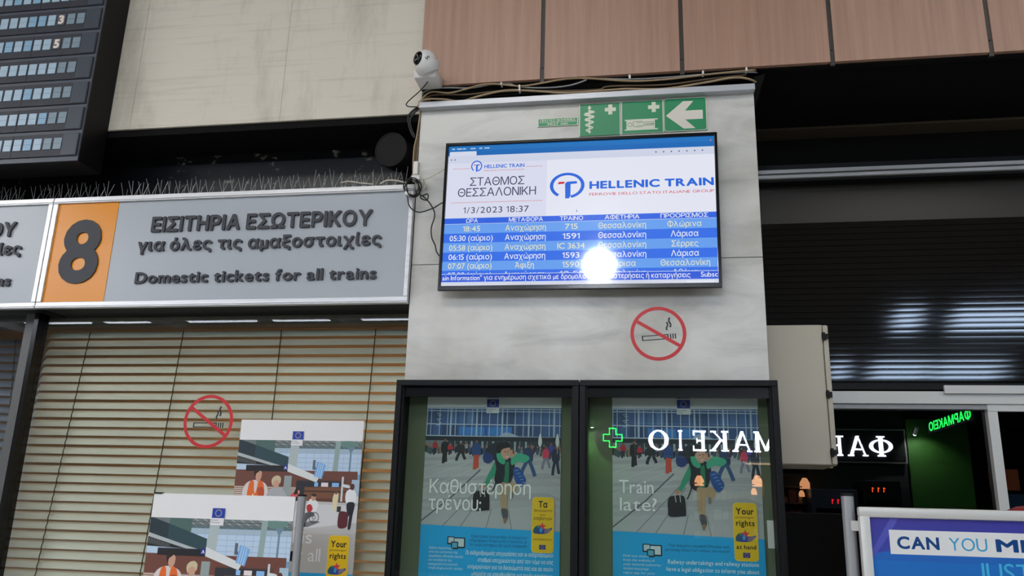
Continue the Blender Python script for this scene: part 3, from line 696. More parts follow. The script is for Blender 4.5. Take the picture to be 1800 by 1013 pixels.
bmesh.ops.recalc_face_normals(bm, faces=bm.faces[:]); sme = bpy.data.meshes.new('shutter_lath'); bm.to_mesh(sme); bm.free(); sme.materials.append(M_SHUT)
for i in range(n):
    o = bpy.data.objects.new('shutter_lath', sme); COL.objects.link(o); o.parent = en; o.location = (0, 0, s1-ph*(i+.5))
box('shutter_backing', M_BLACK, en, EX0, EX1, YE+.062, YE+.1, sb-.03, s1)
hb0, ht0 = Z(1600, 710, YE-.04), Z(1600, 688, YE-.04)
box('header_rail', M_ALUW, en, EX0, EX1, YE-.04, YE+.06, hb0, ht0, bev=.002); box('header_track', mat('grey_track', (150, 150, 152), .4, .3), en, EX0, EX1, YE-.03, YE+.05, Z(1600, 719, YE-.03), hb0-.0015)
box('header_cover', M_ALUW, en, X(1659, 680, YE-.05), EX1, YE-.055, YE-.042, Z(1700, 692, YE-.05), Z(1700, 678, YE-.05))
dr = sgroup('door_1'); zh = Z(1600, 719, YE)
box('glass_pane', G_DOOR, dr, EX0, X(1745, 800, YE), YE, YE+.006, .04, zh); box('floor_rail', M_ALUW, dr, EX0, EX1, YE-.02, YE+.03, 0, .04)
d2 = sgroup('door_2'); xl = X(1750, 760, YE-.02); ztp = Z(1770, 724, YE-.02)
box('door_stile', M_ALUW, d2, xl-.022, xl+.012, YE-.03, YE+.0, .05, ztp, bev=.001); box('door_rail', M_ALUW, d2, xl-.022, EX1, YE-.032, YE-.001, ztp, ztp+.03)
box('glass_pane', G_DOOR, d2, xl+.012, EX1, YE-.018, YE-.012, .05, ztp)

# ---- ticket windows to the left
YG, YBL = Y0+.1, Y0+.2
z_head = Z(400, 546, YG)
for nme, xa, xb, g in (('window_1', X(66, 600, YG)+.012, -.892, G_WIN), ('window_2', -6.0, X(60, 600, YG)-.055, G_DARKWIN)):
    wdw = sgroup(nme)
    box('glass_pane', g, wdw, xa, xb, YG, YG+.006, .9, z_head); box('head_rail', M_BLACK, wdw, xa, xb, YG-.02, YG+.03, z_head, 2.42)
    box('sill', M_ALUW, wdw, xa, xb, YG-.05, YG+.05, .86, .9)
    if nme == 'window_1':
        xm = X(66, 600, YG)
        box('mullion', M_BLKGLOSS, wdw, xm-.008, xm+.012, YG-.03, YG+.03, .9, 2.42); box('side_frame', mat('dark_grey_frame', (84, 86, 88), .4), wdw, xm-.062, xm-.0082, YG-.01, YG+.03, .9, 2.42)
struct(box('wall_counter', mat('counter_stone', (90, 88, 86), .4), None, -6.2, -.89, Y0, Y0+.25, 0, .86))
# office behind the blinds
M_OFF = mat('office_plaster', (176, 154, 126), .8)
of = sgroup('wall_office')
box('office_wall', M_OFF, of, -6.2, -.9, 5.6, 5.7, 0, 2.9); box('office_wall', M_OFF, of, -6.3, -6.2, 3.1, 5.7, 0, 2.9); box('office_ceiling', M_OFF, of, -6.2, -.9, 3.12, 5.6, 2.9, 3.0); box('office_wall', M_OFF, of, -.95, -.9, 3.5, 5.6, 0, 2.9)
box('valance', mat('valance_grey', (96, 92, 86), .6), of, -6.2, -.89, YBL-.03, YBL+.05, Z(400, 574, YBL), 2.45)

# ---- hall lighting (the lamps that light the scene)
def ceiling_light(x0, x1, y0, y1, m, lab, grp):
    t = thing('ceiling_light', lab, 'light', ((x0+x1)/2, (y0+y1)/2, 4.95), grp)
    MB().box(x0, x1, y0, y1, 4.955, 5.0).build('housing', M_ALUW, t)
    MB().box(x0+.05, x1-.05, y0+.05, y1-.05, 4.93, 4.955).build('diffuser', m, t)
for k, x in enumerate((-12, -10.3, -8.6, -6.9, -5.2, -3.5, -1.8, -.1)):
    ceiling_light(x, x+1.45, -8.05, -6.45, M_LAMP, 'square white ceiling panel light in the front row across the hall', 'ceiling lights of the front row')
M_LAMPC = mat('cool_lamp_diffuser', (230, 230, 230), .5, emit=(196, 222, 255), es=CEIL_E)
ceiling_light(4.0, 4.45, -8.05, -7.1, M_LAMPC, 'narrow white ceiling light left of a beam in the front row', 'ceiling lights of the front row')
ceiling_light(4.0, 4.45, -13.8, -12.3, M_LAMPC, 'narrow white ceiling light left of a beam in the far row', 'ceiling lights of the far row')
for x in (4.8, 6.4): ceiling_light(x, x+1.5, -8.05, -7.1, M_LAMPC, 'square white ceiling panel light in the front row across the hall', 'ceiling lights of the front row')
for x in (4.8, 6.3): ceiling_light(x, x+1.4, -13.8, -12.3, M_LAMPC, 'square white ceiling panel light in the far row across the hall', 'ceiling lights of the far row')
for x in (-6.9, -3.6, -1.7, 1.5, 4.8): ceiling_light(x, x+1.5, -.9, .3, M_LAMPW, 'bright ceiling panel light overhead near the ticket windows', 'ceiling lights above the ticket windows')
M_FILL = mat('side_fill_diffuser', (230, 230, 230), .5, emit=(246, 246, 250), es=FILL_E)
for x, y in ((-12.0, -1.6), (-10.3, -1.6), (-8.5, -1.6), (-12.0, -3.8), (-10.3, -3.8), (-8.5, -3.8), (8.2, -1.6), (9.8, -1.6), (8.2, -3.8), (9.8, -3.8)):  # unseen fill panels, added to throw more frontal light on the wall
    ceiling_light(x, x+1.5, y-1.3, y, M_FILL, 'large added fill panel on the ceiling at the side of the hall', 'added fill panels along the sides of the hall')
t = thing('ceiling_light', 'warm ceiling light of the ticket office behind the blinds', 'light', (-1.9, 4.3, 2.85)); box('housing', M_ALUW, t, -2.9, -1.3, 4.0, 4.6, 2.86, 2.9); box('diffuser', mat('warm_diffuser', (240, 220, 180), .5, emit=(255, 204, 150), es=OFFICE_E), t, -2.85, -1.35, 4.05, 4.55, 2.83, 2.86)

# ================================================================== THINGS
# ---- television with the departures
def screen_print():
    w, h = .925, .515; p = Print(w, h); U = lambda a: a*w; V = lambda v: h-v*h
    BL = (40, 106, 226); INK = (58, 62, 96)
    p.rect(0, 0, w, h, (222, 226, 246)); p.rect(0, V(.075), w, h, (34, 118, 196)); p.rect(0, V(.075), w, V(.035), (28, 108, 190))
    for i, a in enumerate((.012, .032, .055, .085, .12, .14)): p.rect(U(a), V(.024), U(a+.012+.008*(i % 2)), V(.016), (190, 214, 240), up=(i == 0))
    p.rrect(U(.004), V(.085), U(.11), V(.04), .004, (220, 226, 244)); p.rect(0, V(.125), w, V(.072), (214, 220, 240)); p.line([(0, V(.125)), (w, V(.125))], .001, (190, 196, 220))
    p.text('✕' if False else 'x', U(.985), V(.035), .008, (230, 120, 130), None, .02)
    for i in range(7): p.ell(U(.79+.028*i), V(.098), .0028, .0028, (96, 104, 130), 8, up=(i == 0))
    for i, a in enumerate((.012, .026)): p.ell(U(a), V(.10), .0025, .003, (90, 110, 160), 8)
    p.rect(U(.385), V(.53), w, V(.125), (236, 239, 252)); p.rect(U(0), V(.53), U(.385), V(.125), (224, 228, 247))
    def logo(cx, cy, rx, ry):
        p.arc(cx, cy, rx*.80, rx, -38, 236, BL, 40, ry/rx)
        p.arc(cx, cy, rx*.80, rx, -76, -30, BL, 10, ry/rx)
        k = rx
        p.poly([(cx-.10*k, cy-ry), (cx+.12*k, cy-ry), (cx+.2*k, cy-ry*.8), (cx+.2*k, cy+ry*.1), (cx+.58*k, cy+ry*.14), (cx+.55*k, cy+ry*.32), (cx+.0*k, cy+ry*.3), (cx-.12*k, cy+ry*.16)], BL)
        p.poly([(cx-.55*k, cy+ry*.12), (cx-.2*k, cy+ry*.14), (cx-.12*k, cy+ry*.30), (cx-.48*k, cy+ry*.3)], (214, 30, 60))
    logo(U(.113), V(.152), .020, .021); p.text('HELLENIC TRAIN', U(.143), V(.17), .0135, BL, U(.155), .022); p.text('FERROVIE DELLO STATO ITALIANE GROUP', U(.143), V(.192), .0045, (210, 90, 110), U(.155), 0)
    p.line([(U(.02), V(.168)), (U(.088), V(.168))], .0012, (220, 90, 90)); p.line([(U(.302), V(.168)), (U(.368), V(.168))], .0012, (220, 90, 90))
    p.text('ΣΤΑΘΜΟΣ', U(.09), V(.295), .029, INK, U(.21), 0); p.text('ΘΕΣΣΑΛΟΝΙΚΗ', U(.045), V(.372), .029, INK, U(.30), 0)
    p.line([(U(.02), V(.415)), (U(.37), V(.415))], .0014, (222, 110, 110)); p.text('1/3/2023 18:37', U(.07), V(.492), .022, INK, U(.25), 0, gap=.13)
    logo(U(.462), V(.315), .060, .047); p.text('HELLENIC TRAIN', U(.545), V(.345), .028, BL, U(.45), .04); p.text('FERROVIE DELLO STATO ITALIANE GROUP', U(.545), V(.392), .0095, (214, 60, 80), U(.45), .0)
    p.poly([(U(.497), V(.505)), (U(.497), V(.485)), (U(.503), V(.498))], (150, 156, 190))
    rows = [(.527, .567, (52, 104, 232)), (.567, .635, (108, 166, 248)), (.635, .70, (58, 116, 240)), (.70, .767, (108, 166, 248)), (.767, .83, (58, 116, 240)), (.83, .893, (108, 166, 248)), (.893, .917, (58, 116, 240)), (.921, .972, (44, 92, 224))]
    p.rect(0, V(.975), w, V(.525), (190, 210, 250))
    for a, b, c in rows: p.rect(0, V(b), w, V(a), c, up=(a == .527))
    p.rect(0, V(.569), w, V(.566), (200, 216, 250)); p.rect(0, 0, w, V(.975), (214, 218, 234)); p.rect(U(.89), V(.992), U(.985), V(.981), (232, 234, 244))
    Wt = (240, 244, 255); Yl = (232, 234, 206)
    cs = (.105, .31, .480, .665, .887)
    for c, t, q in zip(cs, ('ΩΡΑ', 'ΜΕΤΑΦΟΡΑ', 'ΤΡΑΙΝΟ', 'ΑΦΕΤΗΡΙΑ', 'ΠΡΟΟΡΙΣΜΟΣ'), (.045, .128, .086, .125, .168)): p.text(t, U(c), V(.560), .0140, Wt, U(q), .008, 'c')
    R = [('18:45', 'Αναχώρηση', '715', 'Θεσσαλονίκη', 'Φλώρινα'), ('05:30 (αύριο)', 'Αναχώρηση', '1591', 'Θεσσαλονίκη', 'Λάρισα'), ('05:58 (αύριο)', 'Αναχώρηση', 'IC 3634', 'Θεσσαλονίκη', 'Σέρρες'), ('06:15 (αύριο)', 'Αναχώρηση', '1593', 'Θεσσαλονίκη', 'Λάρισα'), ('07:07 (αύριο)', 'Άφιξη', '1590', 'Λάρισα', 'Θεσσαλονίκη')]
    QW = {'18:45': .066, 'Αναχώρηση': .152, '715': .047, '1591': .062, '1593': .062, '1590': .062, 'IC 3634': .10, 'Θεσσαλονίκη': .172, 'Φλώρινα': .12, 'Λάρισα': .097, 'Σέρρες': .094, 'Άφιξη': .07}
    for i, r in enumerate(R):
        yb = (.622, .688, .755, .819, .881)[i]
        for c, t in zip(cs, r): p.text(t, U(c), V(yb), .0195, Yl if i % 2 == 0 else Wt, U(QW.get(t, .165)), .006, 'c')
    # the row that is cut off by the ticker shows only its top
    for c, t_, q in zip(cs, ('07:09 (αύριο)', 'Αναχώρηση', '10:51', 'Θεσσαλονίκη', 'Αθήνα'), (.165, .152, .08, .172, .09)): p.text(t_, U(c), V(.944), .0195, (214, 222, 240), U(q), .006, 'c')
    p.rect(0, V(.972), w, V(.921), (44, 92, 224)); p.rect(0, V(.921), w, V(.917), (200, 216, 250)); p.rect(0, V(.976), w, V(.972), (200, 216, 250))
    p.text('ain Information" για ενημέρωση σχετικά με δρομολόγια, καθυστερήσεις ή καταργήσεις', U(.004), V(.960), .0165, Wt, U(.90), .006); p.text('Subsc', U(.94), V(.958), .0165, Wt, U(.058), .006)
    return p
cx, cz = (X(782, 251, Y0-.06)+X(1272, 506, Y0-.06))/2, (Z(782, 251, Y0-.06)+Z(1272, 506, Y0-.06))/2
tw = X(1266, 370, Y0-.06)-X(777, 380, Y0-.06); th = .5*(Z(782, 251, Y0-.06)-Z(772, 508, Y0-.06) + Z(1260, 231, Y0-.06)-Z(1272, 506, Y0-.06))
tv = thing('television', 'flat television on the marble pillar showing a blue train departure table', 'television', (cx, Y0-.06, cz), rot=(0, math.radians(.35), 0))
hw, hh = tw/2, th/2
B_ = .011
MB().box(-hw+.03, hw-.03, .012, .035, -hh+.03, hh-.03, bev=.008).build('back_cover', M_BLACK, tv)
f = MB(); f.box(-hw, hw, 0, .016, hh-B_, hh, bev=.002); f.box(-hw, hw, 0, .016, -hh, -hh+.017, bev=.002); f.box(-hw, -hw+B_, 0, .016, -hh+.012, hh-.01, bev=.002); f.box(hw-B_, hw, 0, .016, -hh+.012, hh-.01, bev=.002)
f.build('bezel', M_BLKGLOSS, tv)
sp = screen_print(); sx = (tw-2*B_)/sp.w; sz = (th-B_-.017)/sp.h
o = sp.build('screen', M_SCREEN, tv, (-hw+B_, .0105, -hh+.017)); o.scale = (sx, 1, sz)
MB().box(-hw+B_, hw-B_, .011, .014, -hh+.017, hh-B_).build('panel_glass', M_BLACK, tv)
q = Print(.06, .01); q.text('SAMSUNG', .03, .001, .0062, (170, 174, 180), .05, .02, 'c'); q.build('maker_lettering', M_INK, tv, (-.03, -.0004, -hh+.004))
MB().box(-.2, .2, .035, .0585, -.12, .12).build('wall_bracket', M_BLACK, tv)

# ---- first-aid signs over the television
GR = (20, 142, 92); GW = (222, 226, 208)
def sign_at(name, label, cat, tl, br, fn, Y=Y0, th_=.004, grp=None):
    p0 = W(tl[0], br[1], Y-th_); p1 = W(br[0], tl[1], Y-th_)
    w_, h_ = p1.x-p0.x, p1.z-p0.z
    t = thing(name, label, cat, (p0.x, Y, p0.z), grp)
    MB().box(p0.x, p1.x, Y-th_, Y, p0.z, p1.z, bev=.0012).build('plate', mat('green_plate', GR, .35) if cat == 'sign' else M_PAPER, t)
    p = Print(w_, h_); fn(p, w_, h_); o = p.build('print', M_INKSIGN, t, (0, -th_-.0003, 0)); return t
def d_small(p, w, h):
    p.rect(0, 0, w, h, GW); p.rect(w*.02, h*.06, w*.98, h*.94, GR); p.rect(w*.04, h*.48, w*.96, h*.52, GW)
    p.text('ΠΡΩΤΕΣ ΒΟΗΘΕΙΕΣ', w*.5, h*.60, h*.26, GW, w*.88, .004, 'c'); p.text('FIRST AID', w*.5, h*.15, h*.24, GW, w*.5, .008, 'c')
def cross(p, x, y, s):
    k = s*.36; p.poly([(x-s, y-k), (x-k, y-k), (x-k, y-s), (x+k, y-s), (x+k, y-k), (x+s, y-k), (x+s, y+k), (x+k, y+k), (x+k, y+s), (x-k, y+s), (x-k, y+k), (x-s, y+k)], GW)
def d_asc(p, w, h):
    p.rect(0, 0, w, h, GW); p.rect(w*.02, 0, w*.985, h, GR); cross(p, w*.76, h*.80, w*.135)
    p.line([(w*.25, h*.08), (w*.25, h*.90)], w*.035, GW)
    N_ = 70; pts = []     # snake winding down the staff
    for i in range(N_+1):
        t = i/N_; pts.append((w*(.25+(.125-.05*t)*math.cos(t*math.pi*7.6+.2)), h*(.76-.64*t)))
    for i in range(N_): p.line(pts[i:i+2], w*(.055-.03*i/N_), GW, up=(i == 0))
    p.blob([(w*.34, h*.77), (w*.31, h*.80), (w*.22, h*.80), (w*.24, h*.755), (w*.36, h*.73)], GW); p.poly([(w*.2, h*.86), (w*.25, h*.97), (w*.30, h*.86)], GW)
def d_str(p, w, h):
    p.rect(0, 0, w, h, GW); p.rect(w*.015, h*.01, w*.985, h*.995, GR); cross(p, w*.78, h*.79, w*.135)
    p.rect(w*.12, h*.13, w*.80, h*.42, GW); p.rect(w*.08, h*.40, w*.87, h*.435, GW); p.rect(w*.08, h*.10, w*.87, h*.135, GW)
    D = (70, 110, 90); p.arc(w*.2, h*.275, w*.045, w*.055, 0, 360, D, 20)
    o = [(.28, .23), (.34, .20), (.50, .20), (.50, .235), (.77, .235), (.77, .27), (.52, .275), (.77, .28), (.77, .33), (.50, .33), (.50, .36), (.34, .37), (.28, .34), (.28, .23)]
    p.line([(w*a, h*b) for a, b in o], w*.012, D); p.line([(w*.36, h*.24), (w*.48, h*.24)], w*.01, D); p.line([(w*.36, h*.325), (w*.48, h*.325)], w*.01, D)
def d_arr(p, w, h):
    p.rrect(0, 0, w, h, w*.07, GW); p.rrect(w*.015, h*.015, w*.985, h*.985, w*.06, GR)
    p.poly([(w*.05, h*.48), (w*.46, h*.90), (w*.70, h*.89), (w*.50, h*.61), (w*.91, h*.61), (w*.91, h*.34), (w*.50, h*.34), (w*.73, h*.07), (w*.46, h*.07)], (226, 222, 212))
sign_at('first_aid_sign', 'small green strip sign reading FIRST AID in Greek and English', 'sign', (945, 205.5), (1016, 223.5), d_small)
sign_at('first_aid_sign', 'green sign with snake around a staff and white cross', 'sign', (1018, 180.5), (1090, 240), d_asc)
sign_at('first_aid_sign', 'green sign with a person lying on a stretcher and white cross', 'sign', (1092.5, 175.5), (1165, 236), d_str)
sign_at('first_aid_sign', 'green sign with big white arrow pointing left', 'sign', (1167.5, 170), (1241, 232), d_arr)

# ---- no-smoking stickers
def no_smoking(cxp, cyp, rpx, Y, label, tilt, th_=.0008):
    c = W(cxp, cyp, Y-th_); r = W(cxp+rpx, cyp, Y-th_).x-c.x
    def sub(name, m, fn, dy):
        p = Print(0, 0); fn(p); 
        bm = bmesh.new(); me = bpy.data.meshes.new(name); me.from_pydata(p.V, [], p.T); bm.from_mesh(me); bmesh.ops.remove_doubles(bm, verts=bm.verts[:], dist=1e-7)
        bm.normal_update(); bmesh.ops.reverse_faces(bm, faces=[q for q in bm.faces if q.normal.y > 0]); bm.to_mesh(me); bm.free()
        o = link(name, me, m, t); o.matrix_parent_inverse = Matrix(); o.location = (0, dy, 0); md = o.modifiers.new('thickness', 'SOLIDIFY'); md.thickness = .0005; md.offset = -1
    t = thing('no_smoking_sign', label, 'sign', c, rot=(0, tilt, 0))
    K = (20, 22, 30)
    def red(p):
        p.arc(0, 0, r*.875, r, 0, 360, (0, 0, 0), 48); a = math.radians(145); d = .9*r
        p.line([(d*math.cos(a), d*math.sin(a)), (-d*math.cos(a), -d*math.sin(a))], r*.125, K, up=False)
    def blk(p):
        s = r; g = lambda a, b: (a*s, b*s)
        for e in ((-.60, -.08, .36, -.045), (-.60, -.235, .36, -.2)): p.rect(e[0]*s, e[1]*s, e[2]*s, e[3]*s, K, up=False)
        p.rect(-.60*s, -.235*s, -.55*s, -.05*s, K, up=False); p.rect(.31*s, -.235*s, .36*s, -.05*s, K, up=False)
        for i in range(3): p.rect((.41+.085*i)*s, -.235*s, (.455+.085*i)*s, -.045*s, K, up=False)
        p.line([g(.33, .10), g(.30, .17), g(.35, .25), g(.37, .32), g(.33, .40)], .06*s, K, up=False); p.line([g(.44, .20), g(.48, .29), g(.44, .38), g(.41, .46), g(.46, .56)], .065*s, K, up=False)
    sub('red_ring', M_RED, red, -.0002); sub('cigarette', M_BLACKV, blk, .0004)
no_smoking(1157, 586.5, 49.5, Y0, 'round red no smoking sticker on the marble below the television', math.radians(-4))
no_smoking(366, 741, 43.5, YG, 'round red no smoking sticker on the window in front of the blinds', math.radians(0))

# ---- ticket-counter signs
YS = Y0-.02
zt_o, zt_i = (Z(100, 347, YS)+Z(400, 338, YS)+Z(712, 326, YS))/3, (Z(105, 358, YS)+Z(400, 348.5, YS)+Z(712, 335.4, YS))/3
zb_i, zb_o = (Z(72, 531, YS)+Z(400, 527, YS)+Z(711, 521.5, YS))/3, (Z(57, 543, YS)+Z(400, 538, YS)+Z(718, 531, YS))/3
xl_i = (X(105, 358, YS)+X(72, 531, YS))/2; xl_o = (X(97, 358, YS)+X(63, 531, YS))/2; xl_2 = (X(89, 355.6, YS)+X(53, 534.5, YS))/2
xo = (X(209.7, 355.5, YS)+X(179, 530, YS))/2
def counter_sign(x0, x1, fw_l, fw_r, label):
    t = thing('counter_sign', label, 'sign', (x0, Y0, zb_o))
    MB().box(x0+.004, x1-.004, YS+.012, Y0+.2, zb_o+.004, zt_o-.004).build('light_box', M_BLACK, t)
    MB().box(x0+fw_l-.003, x1-fw_r+.003, YS+.006, YS+.012, zb_i-.003, zt_i+.003).build('panel', M_SIGN, t)
    for b in ((x0, x1, zt_i, zt_o), (x0, x1, zb_o, zb_i)):
        m = MB().box(b[0], b[1], YS-.004, YS+.02, b[2], b[3], bev=.002); m.box(b[0]+.002, b[1]-.002, YS-.008, YS-.003, b[2]+.006, b[2]+.010); m.build('frame_rail', M_ALU, t)
    MB().box(x0, x0+fw_l, YS-.0045, YS+.02, zb_i+.0005, zt_i-.0005, bev=.002).build('frame_rail', M_ALU, t); MB().box(x1-fw_r, x1, YS-.0045, YS+.02, zb_i+.0005, zt_i-.0005, bev=.002).build('frame_rail', M_ALU, t)
    return t
sx1 = PX0-.002
sg = counter_sign(xl_o, sx1, xl_i-xl_o, .016, 'ticket counter sign with orange number 8 field and dark raised letters')
MB().box(xl_i, xo, YS+.004, YS+.0065, zb_i-.001, zt_i+.001).build('number_field', M_ORANGE, sg)
YL = YS+.006
def line3(px0, pyb0, px1, pyb1, hpx_top, s, parent, bold, dx=0):
    a = W(px0, pyb0, YL); b = W(px1, pyb1, YL); z = (a.z+b.z)/2; h = W(px0, hpx_top, YL).z-a.z
    letters3d(s, a.x+dx, z, h, b.x-a.x, YL, .009, bold, M_LETTER, parent)
line3(266.6, 408.5, 654, 398, 383.5, 'ΕΙΣΙΤΗΡΙΑ ΕΣΩΤΕΡΙΚΟΥ', sg, .034)
line3(243, 442, 671, 433, 421.5, 'για όλες τις αμαξοστοιχίες', sg, .03)
line3(238, 499, 662, 491.5, 479.5, 'Domestic tickets for all trains', sg, .026)
a = W(103, 499, YL); b = W(172, 497, YL)
letters3d('8', X(99, 499, YL), a.z, Z(110, 390, YL)-Z(110, 499, YL), X(168, 497, YL)-X(99, 499, YL), YL-.002, .006, .03, M_LETTER, sg)
sg2 = counter_sign(xl_2-1.6, xl_o-.003, .02, xl_o-.003-xl_2, 'ticket counter sign at the left edge showing only its last letters')
dxx = X(27, 417, YL)-X(654, 398, YL)
line3(266.6, 408.5, 654, 398, 383.5, 'ΕΙΣΙΤΗΡΙΑ ΕΣΩΤΕΡΙΚΟΥ', sg2, .034, dxx); line3(243, 442, 671, 433, 421.5, 'για όλες τις αμαξοστοιχίες', sg2, .038, dxx); line3(238, 499, 662, 491.5, 479.5, 'Domestic tickets for all trains', sg2, .034, X(18.5, 505, YL)-X(662, 491.5, YL))

# ---- bird spikes along the top of the signs
sme = None
def spike_mesh():
    b = MB(); b.cyl((0, 0, 0), (0, 0, .105), .0012, 5, .0006); o = b.build('spike', M_SPIKE); me = o.data; bpy.data.objects.remove(o); return me
sme = spike_mesh(); rs = random.Random(5)
xa = -3.35; k = 0
names = ['far left, below the departure board', 'left, above the orange number', 'above the first Greek words', 'above the middle of the ticket sign', 'right, next to the round loudspeaker']
xw = [-3.3, -2.62, -2.2, -1.75, -1.36, -.93]
for j in range(5):
    x0, x1 = xw[j], xw[j+1]-.01
    t = thing('bird_spike_strip', 'strip of steel bird spikes on the sign top, ' + names[j], 'bird spikes', (x0, Y0+.08, zt_o))
    MB().box(x0, x1, Y0+.06, Y0+.10, zt_o-.003, zt_o+.004).build('base_strip', mat('clear_base', (150, 150, 146), .3), t)
    x = x0+.02
    while x < x1-.01:
        for a, bb in ((-.22, -.5), (.10, .2), (.3, -.15), (-.12, .45)):
            if rs.random() < .08: continue
            o = bpy.data.objects.new('spike', sme); COL.objects.link(o); o.parent = t; o.matrix_parent_inverse = Matrix.Translation(-root_loc(t))
            o.location = (x+rs.uniform(-.003, .003)-a*.045, Y0+.08, zt_o+.003); o.rotation_euler = (bb*.8, a+rs.uniform(-.06, .06), 0); o.scale = (1, 1, rs.uniform(.85, 1.0) if j < 4 else rs.uniform(.75, 1.15))
        x += .043

# ---- blinds
def blind(x0f, x1, n, ztop, pitch, label, msl, cords, YBL=Y0+.2):
    t = thing('venetian_blind', label, 'blind', (x1, YBL, ztop+.02))
    b = MB(); wv = .0172; P = []
    for i in range(5):
        s_ = i/4*2-1; P.append((s_*wv, .0028*(1-s_*s_)))
    ta = math.radians(58); c, s_ = math.cos(ta), math.sin(ta)
    prof = [(-(a*c) + h*s_, a*s_ + h*c) for a, h in P]      # (y, z): room-side edge low
    prof = [(y if True else y, z) for y, z in prof]
    bm = b.bm; back = [(y+.0006*s_, z+.0004) for y, z in prof][::-1]; ring = [(-y, z) for y, z in prof]; ring = [(y, z) for y, z in ring]
    R_ = ring+[(y+.0008, z) for y, z in ring[::-1]]
    A = [bm.verts.new((0, y, z)) for y, z in R_]; B = [bm.verts.new((1, y, z)) for y, z in R_]
    for i in range(len(R_)):
        k = (i+1) % len(R_); bm.faces.new((A[i], B[i], B[k], A[k]))
    bm.faces.new(A); bm.faces.new(B[::-1])
    o = b.build('slat', msl); me = o.data; bpy.data.objects.remove(o)
    r = random.Random(9)
    for i in range(n):
        z = ztop-pitch*i; x0 = x0f(z)
        o = bpy.data.objects.new('slat', me); COL.objects.link(o); o.parent = t; o.matrix_parent_inverse = Matrix.Translation(-root_loc(t))
        o.location = (x0, YBL, z+r.uniform(-.0012, .0012)); o.scale = (x1-x0, 1, 1); o.rotation_euler = (r.uniform(-.05, .05), r.uniform(-.0012, .0012), 0)
    zb = ztop-pitch*(n-.3)
    for ca, cb in cords:
        pa, pb = W(*ca, YBL-.022), W(*cb, YBL-.022); sl = (pb.x-pa.x)/(pb.z-pa.z)
        pts = []
        for i in range(n*2+1):
            z = ztop+.012-pitch*i/2; pts.append(Vector((pa.x+(z-pa.z)*sl+(.0025 if i % 2 else -.0015), YBL-.012-(.009 if i % 2 else 0), z)))
        m = MB(); m.tube(pts, .0022, 5, smooth=False); m.build('ladder_cord', M_CORD, t)
    MB().box(x0f(zb), x1, YBL-.012, YBL+.012, zb-.012, zb+.004).build('bottom_rail', msl, t)
    return t
z594, z1012 = Z(110, 590, YBL), Z(60, 1009, YBL); pit = (z594-z1012)/26
xA, xB = W(89, 582, YBL), W(5, 946, YBL)
def x0f(z): return xA.x+(xB.x-xA.x)*(z-xA.z)/(xB.z-xA.z) + .006
blind(x0f, -.893, 52, z594, pit, 'cream venetian blind behind the ticket window with the no smoking sticker', M_SLAT, [((159, 577), (61, 1007)), ((322, 577), (245, 1007)), ((494, 577), (470, 800)), ((660, 573), (640, 774))])
xr = X(66, 600, YG)-.10
blind(lambda z: -3.6, xr-.01, 52, z594-.01, pit, 'grey venetian blind behind the dark window at the left edge', mat('grey_slat', (120, 126, 136), .5), [((28, 577), (12, 760))], Y0+.29)

# ---- posters
def poster(name, label, w, fn, loc, rot=(0, 0, 0), grp=None):
    t = thing(name, label, 'poster', loc, grp, rot=rot if any(rot) else (0, 0, 1e-7))
    pr = fn(w); MB().box(0, w, -.0004, .0004, 0, pr.h).build('sheet', M_PAPER, t)
    pr.build('print', M_INK, t, (0, -.0006, 0), clip=True); return t
YP = YG-.008
a, b = W(427, 738, YP), W(642, 740.5, YP); w_ = b.x-a.x
poster('travel_poster', 'station hall poster taped to the window under the no smoking sticker', w_, hall_poster, (a.x-.004, YP, a.z-1.42*w_))
YF = 2.62
a, b = W(271.5, 868, YF), W(519.5, 872.5, YF); w_ = b.x-a.x
poster('travel_poster', 'station hall poster on the stand in the lower left, cut by the frame', w_, hall_poster, (a.x, YF, (a.z+b.z)/2-1.42*w_))
st = thing('poster_stand', 'silver post and board holding the lower left poster', 'stand', (b.x+.02, YF+.02, 0))
zt2 = (a.z+b.z)/2
MB().box(a.x+.002, b.x-.002, YF+.002, YF+.008, zt2-1.42*w_-.01, zt2-.003).build('backing_board', M_PAPER, st)
px_ = X(531, 874, YF+.01)
MB().cyl((px_, YF+.01, .02), (px_, YF+.01, Z(531, 873, YF+.01)), .0135, 20).build('post', mat('satin_steel', (168, 170, 174), .34, .45), st, smooth=True)
MB().cyl((px_, YF+.01, Z(531, 873, YF+.01)), (px_, YF+.01, Z(531, 870, YF+.01)), .0145, 20).build('post_cap', M_BLACK, st)
MB().box(b.x-.01, px_, YF+.004, YF+.016, zt2-.2, zt2-.17).build('bracket', M_BLACK, st); MB().cyl((px_, YF+.01, 0), (px_, YF+.01, .02), .16, 28).build('base', M_BLACK, st)
MB().box(a.x+.002, a.x+.03, YF-.004, YF+.009, zt2-.002, zt2+.003).build('clip', M_BLACK, st)

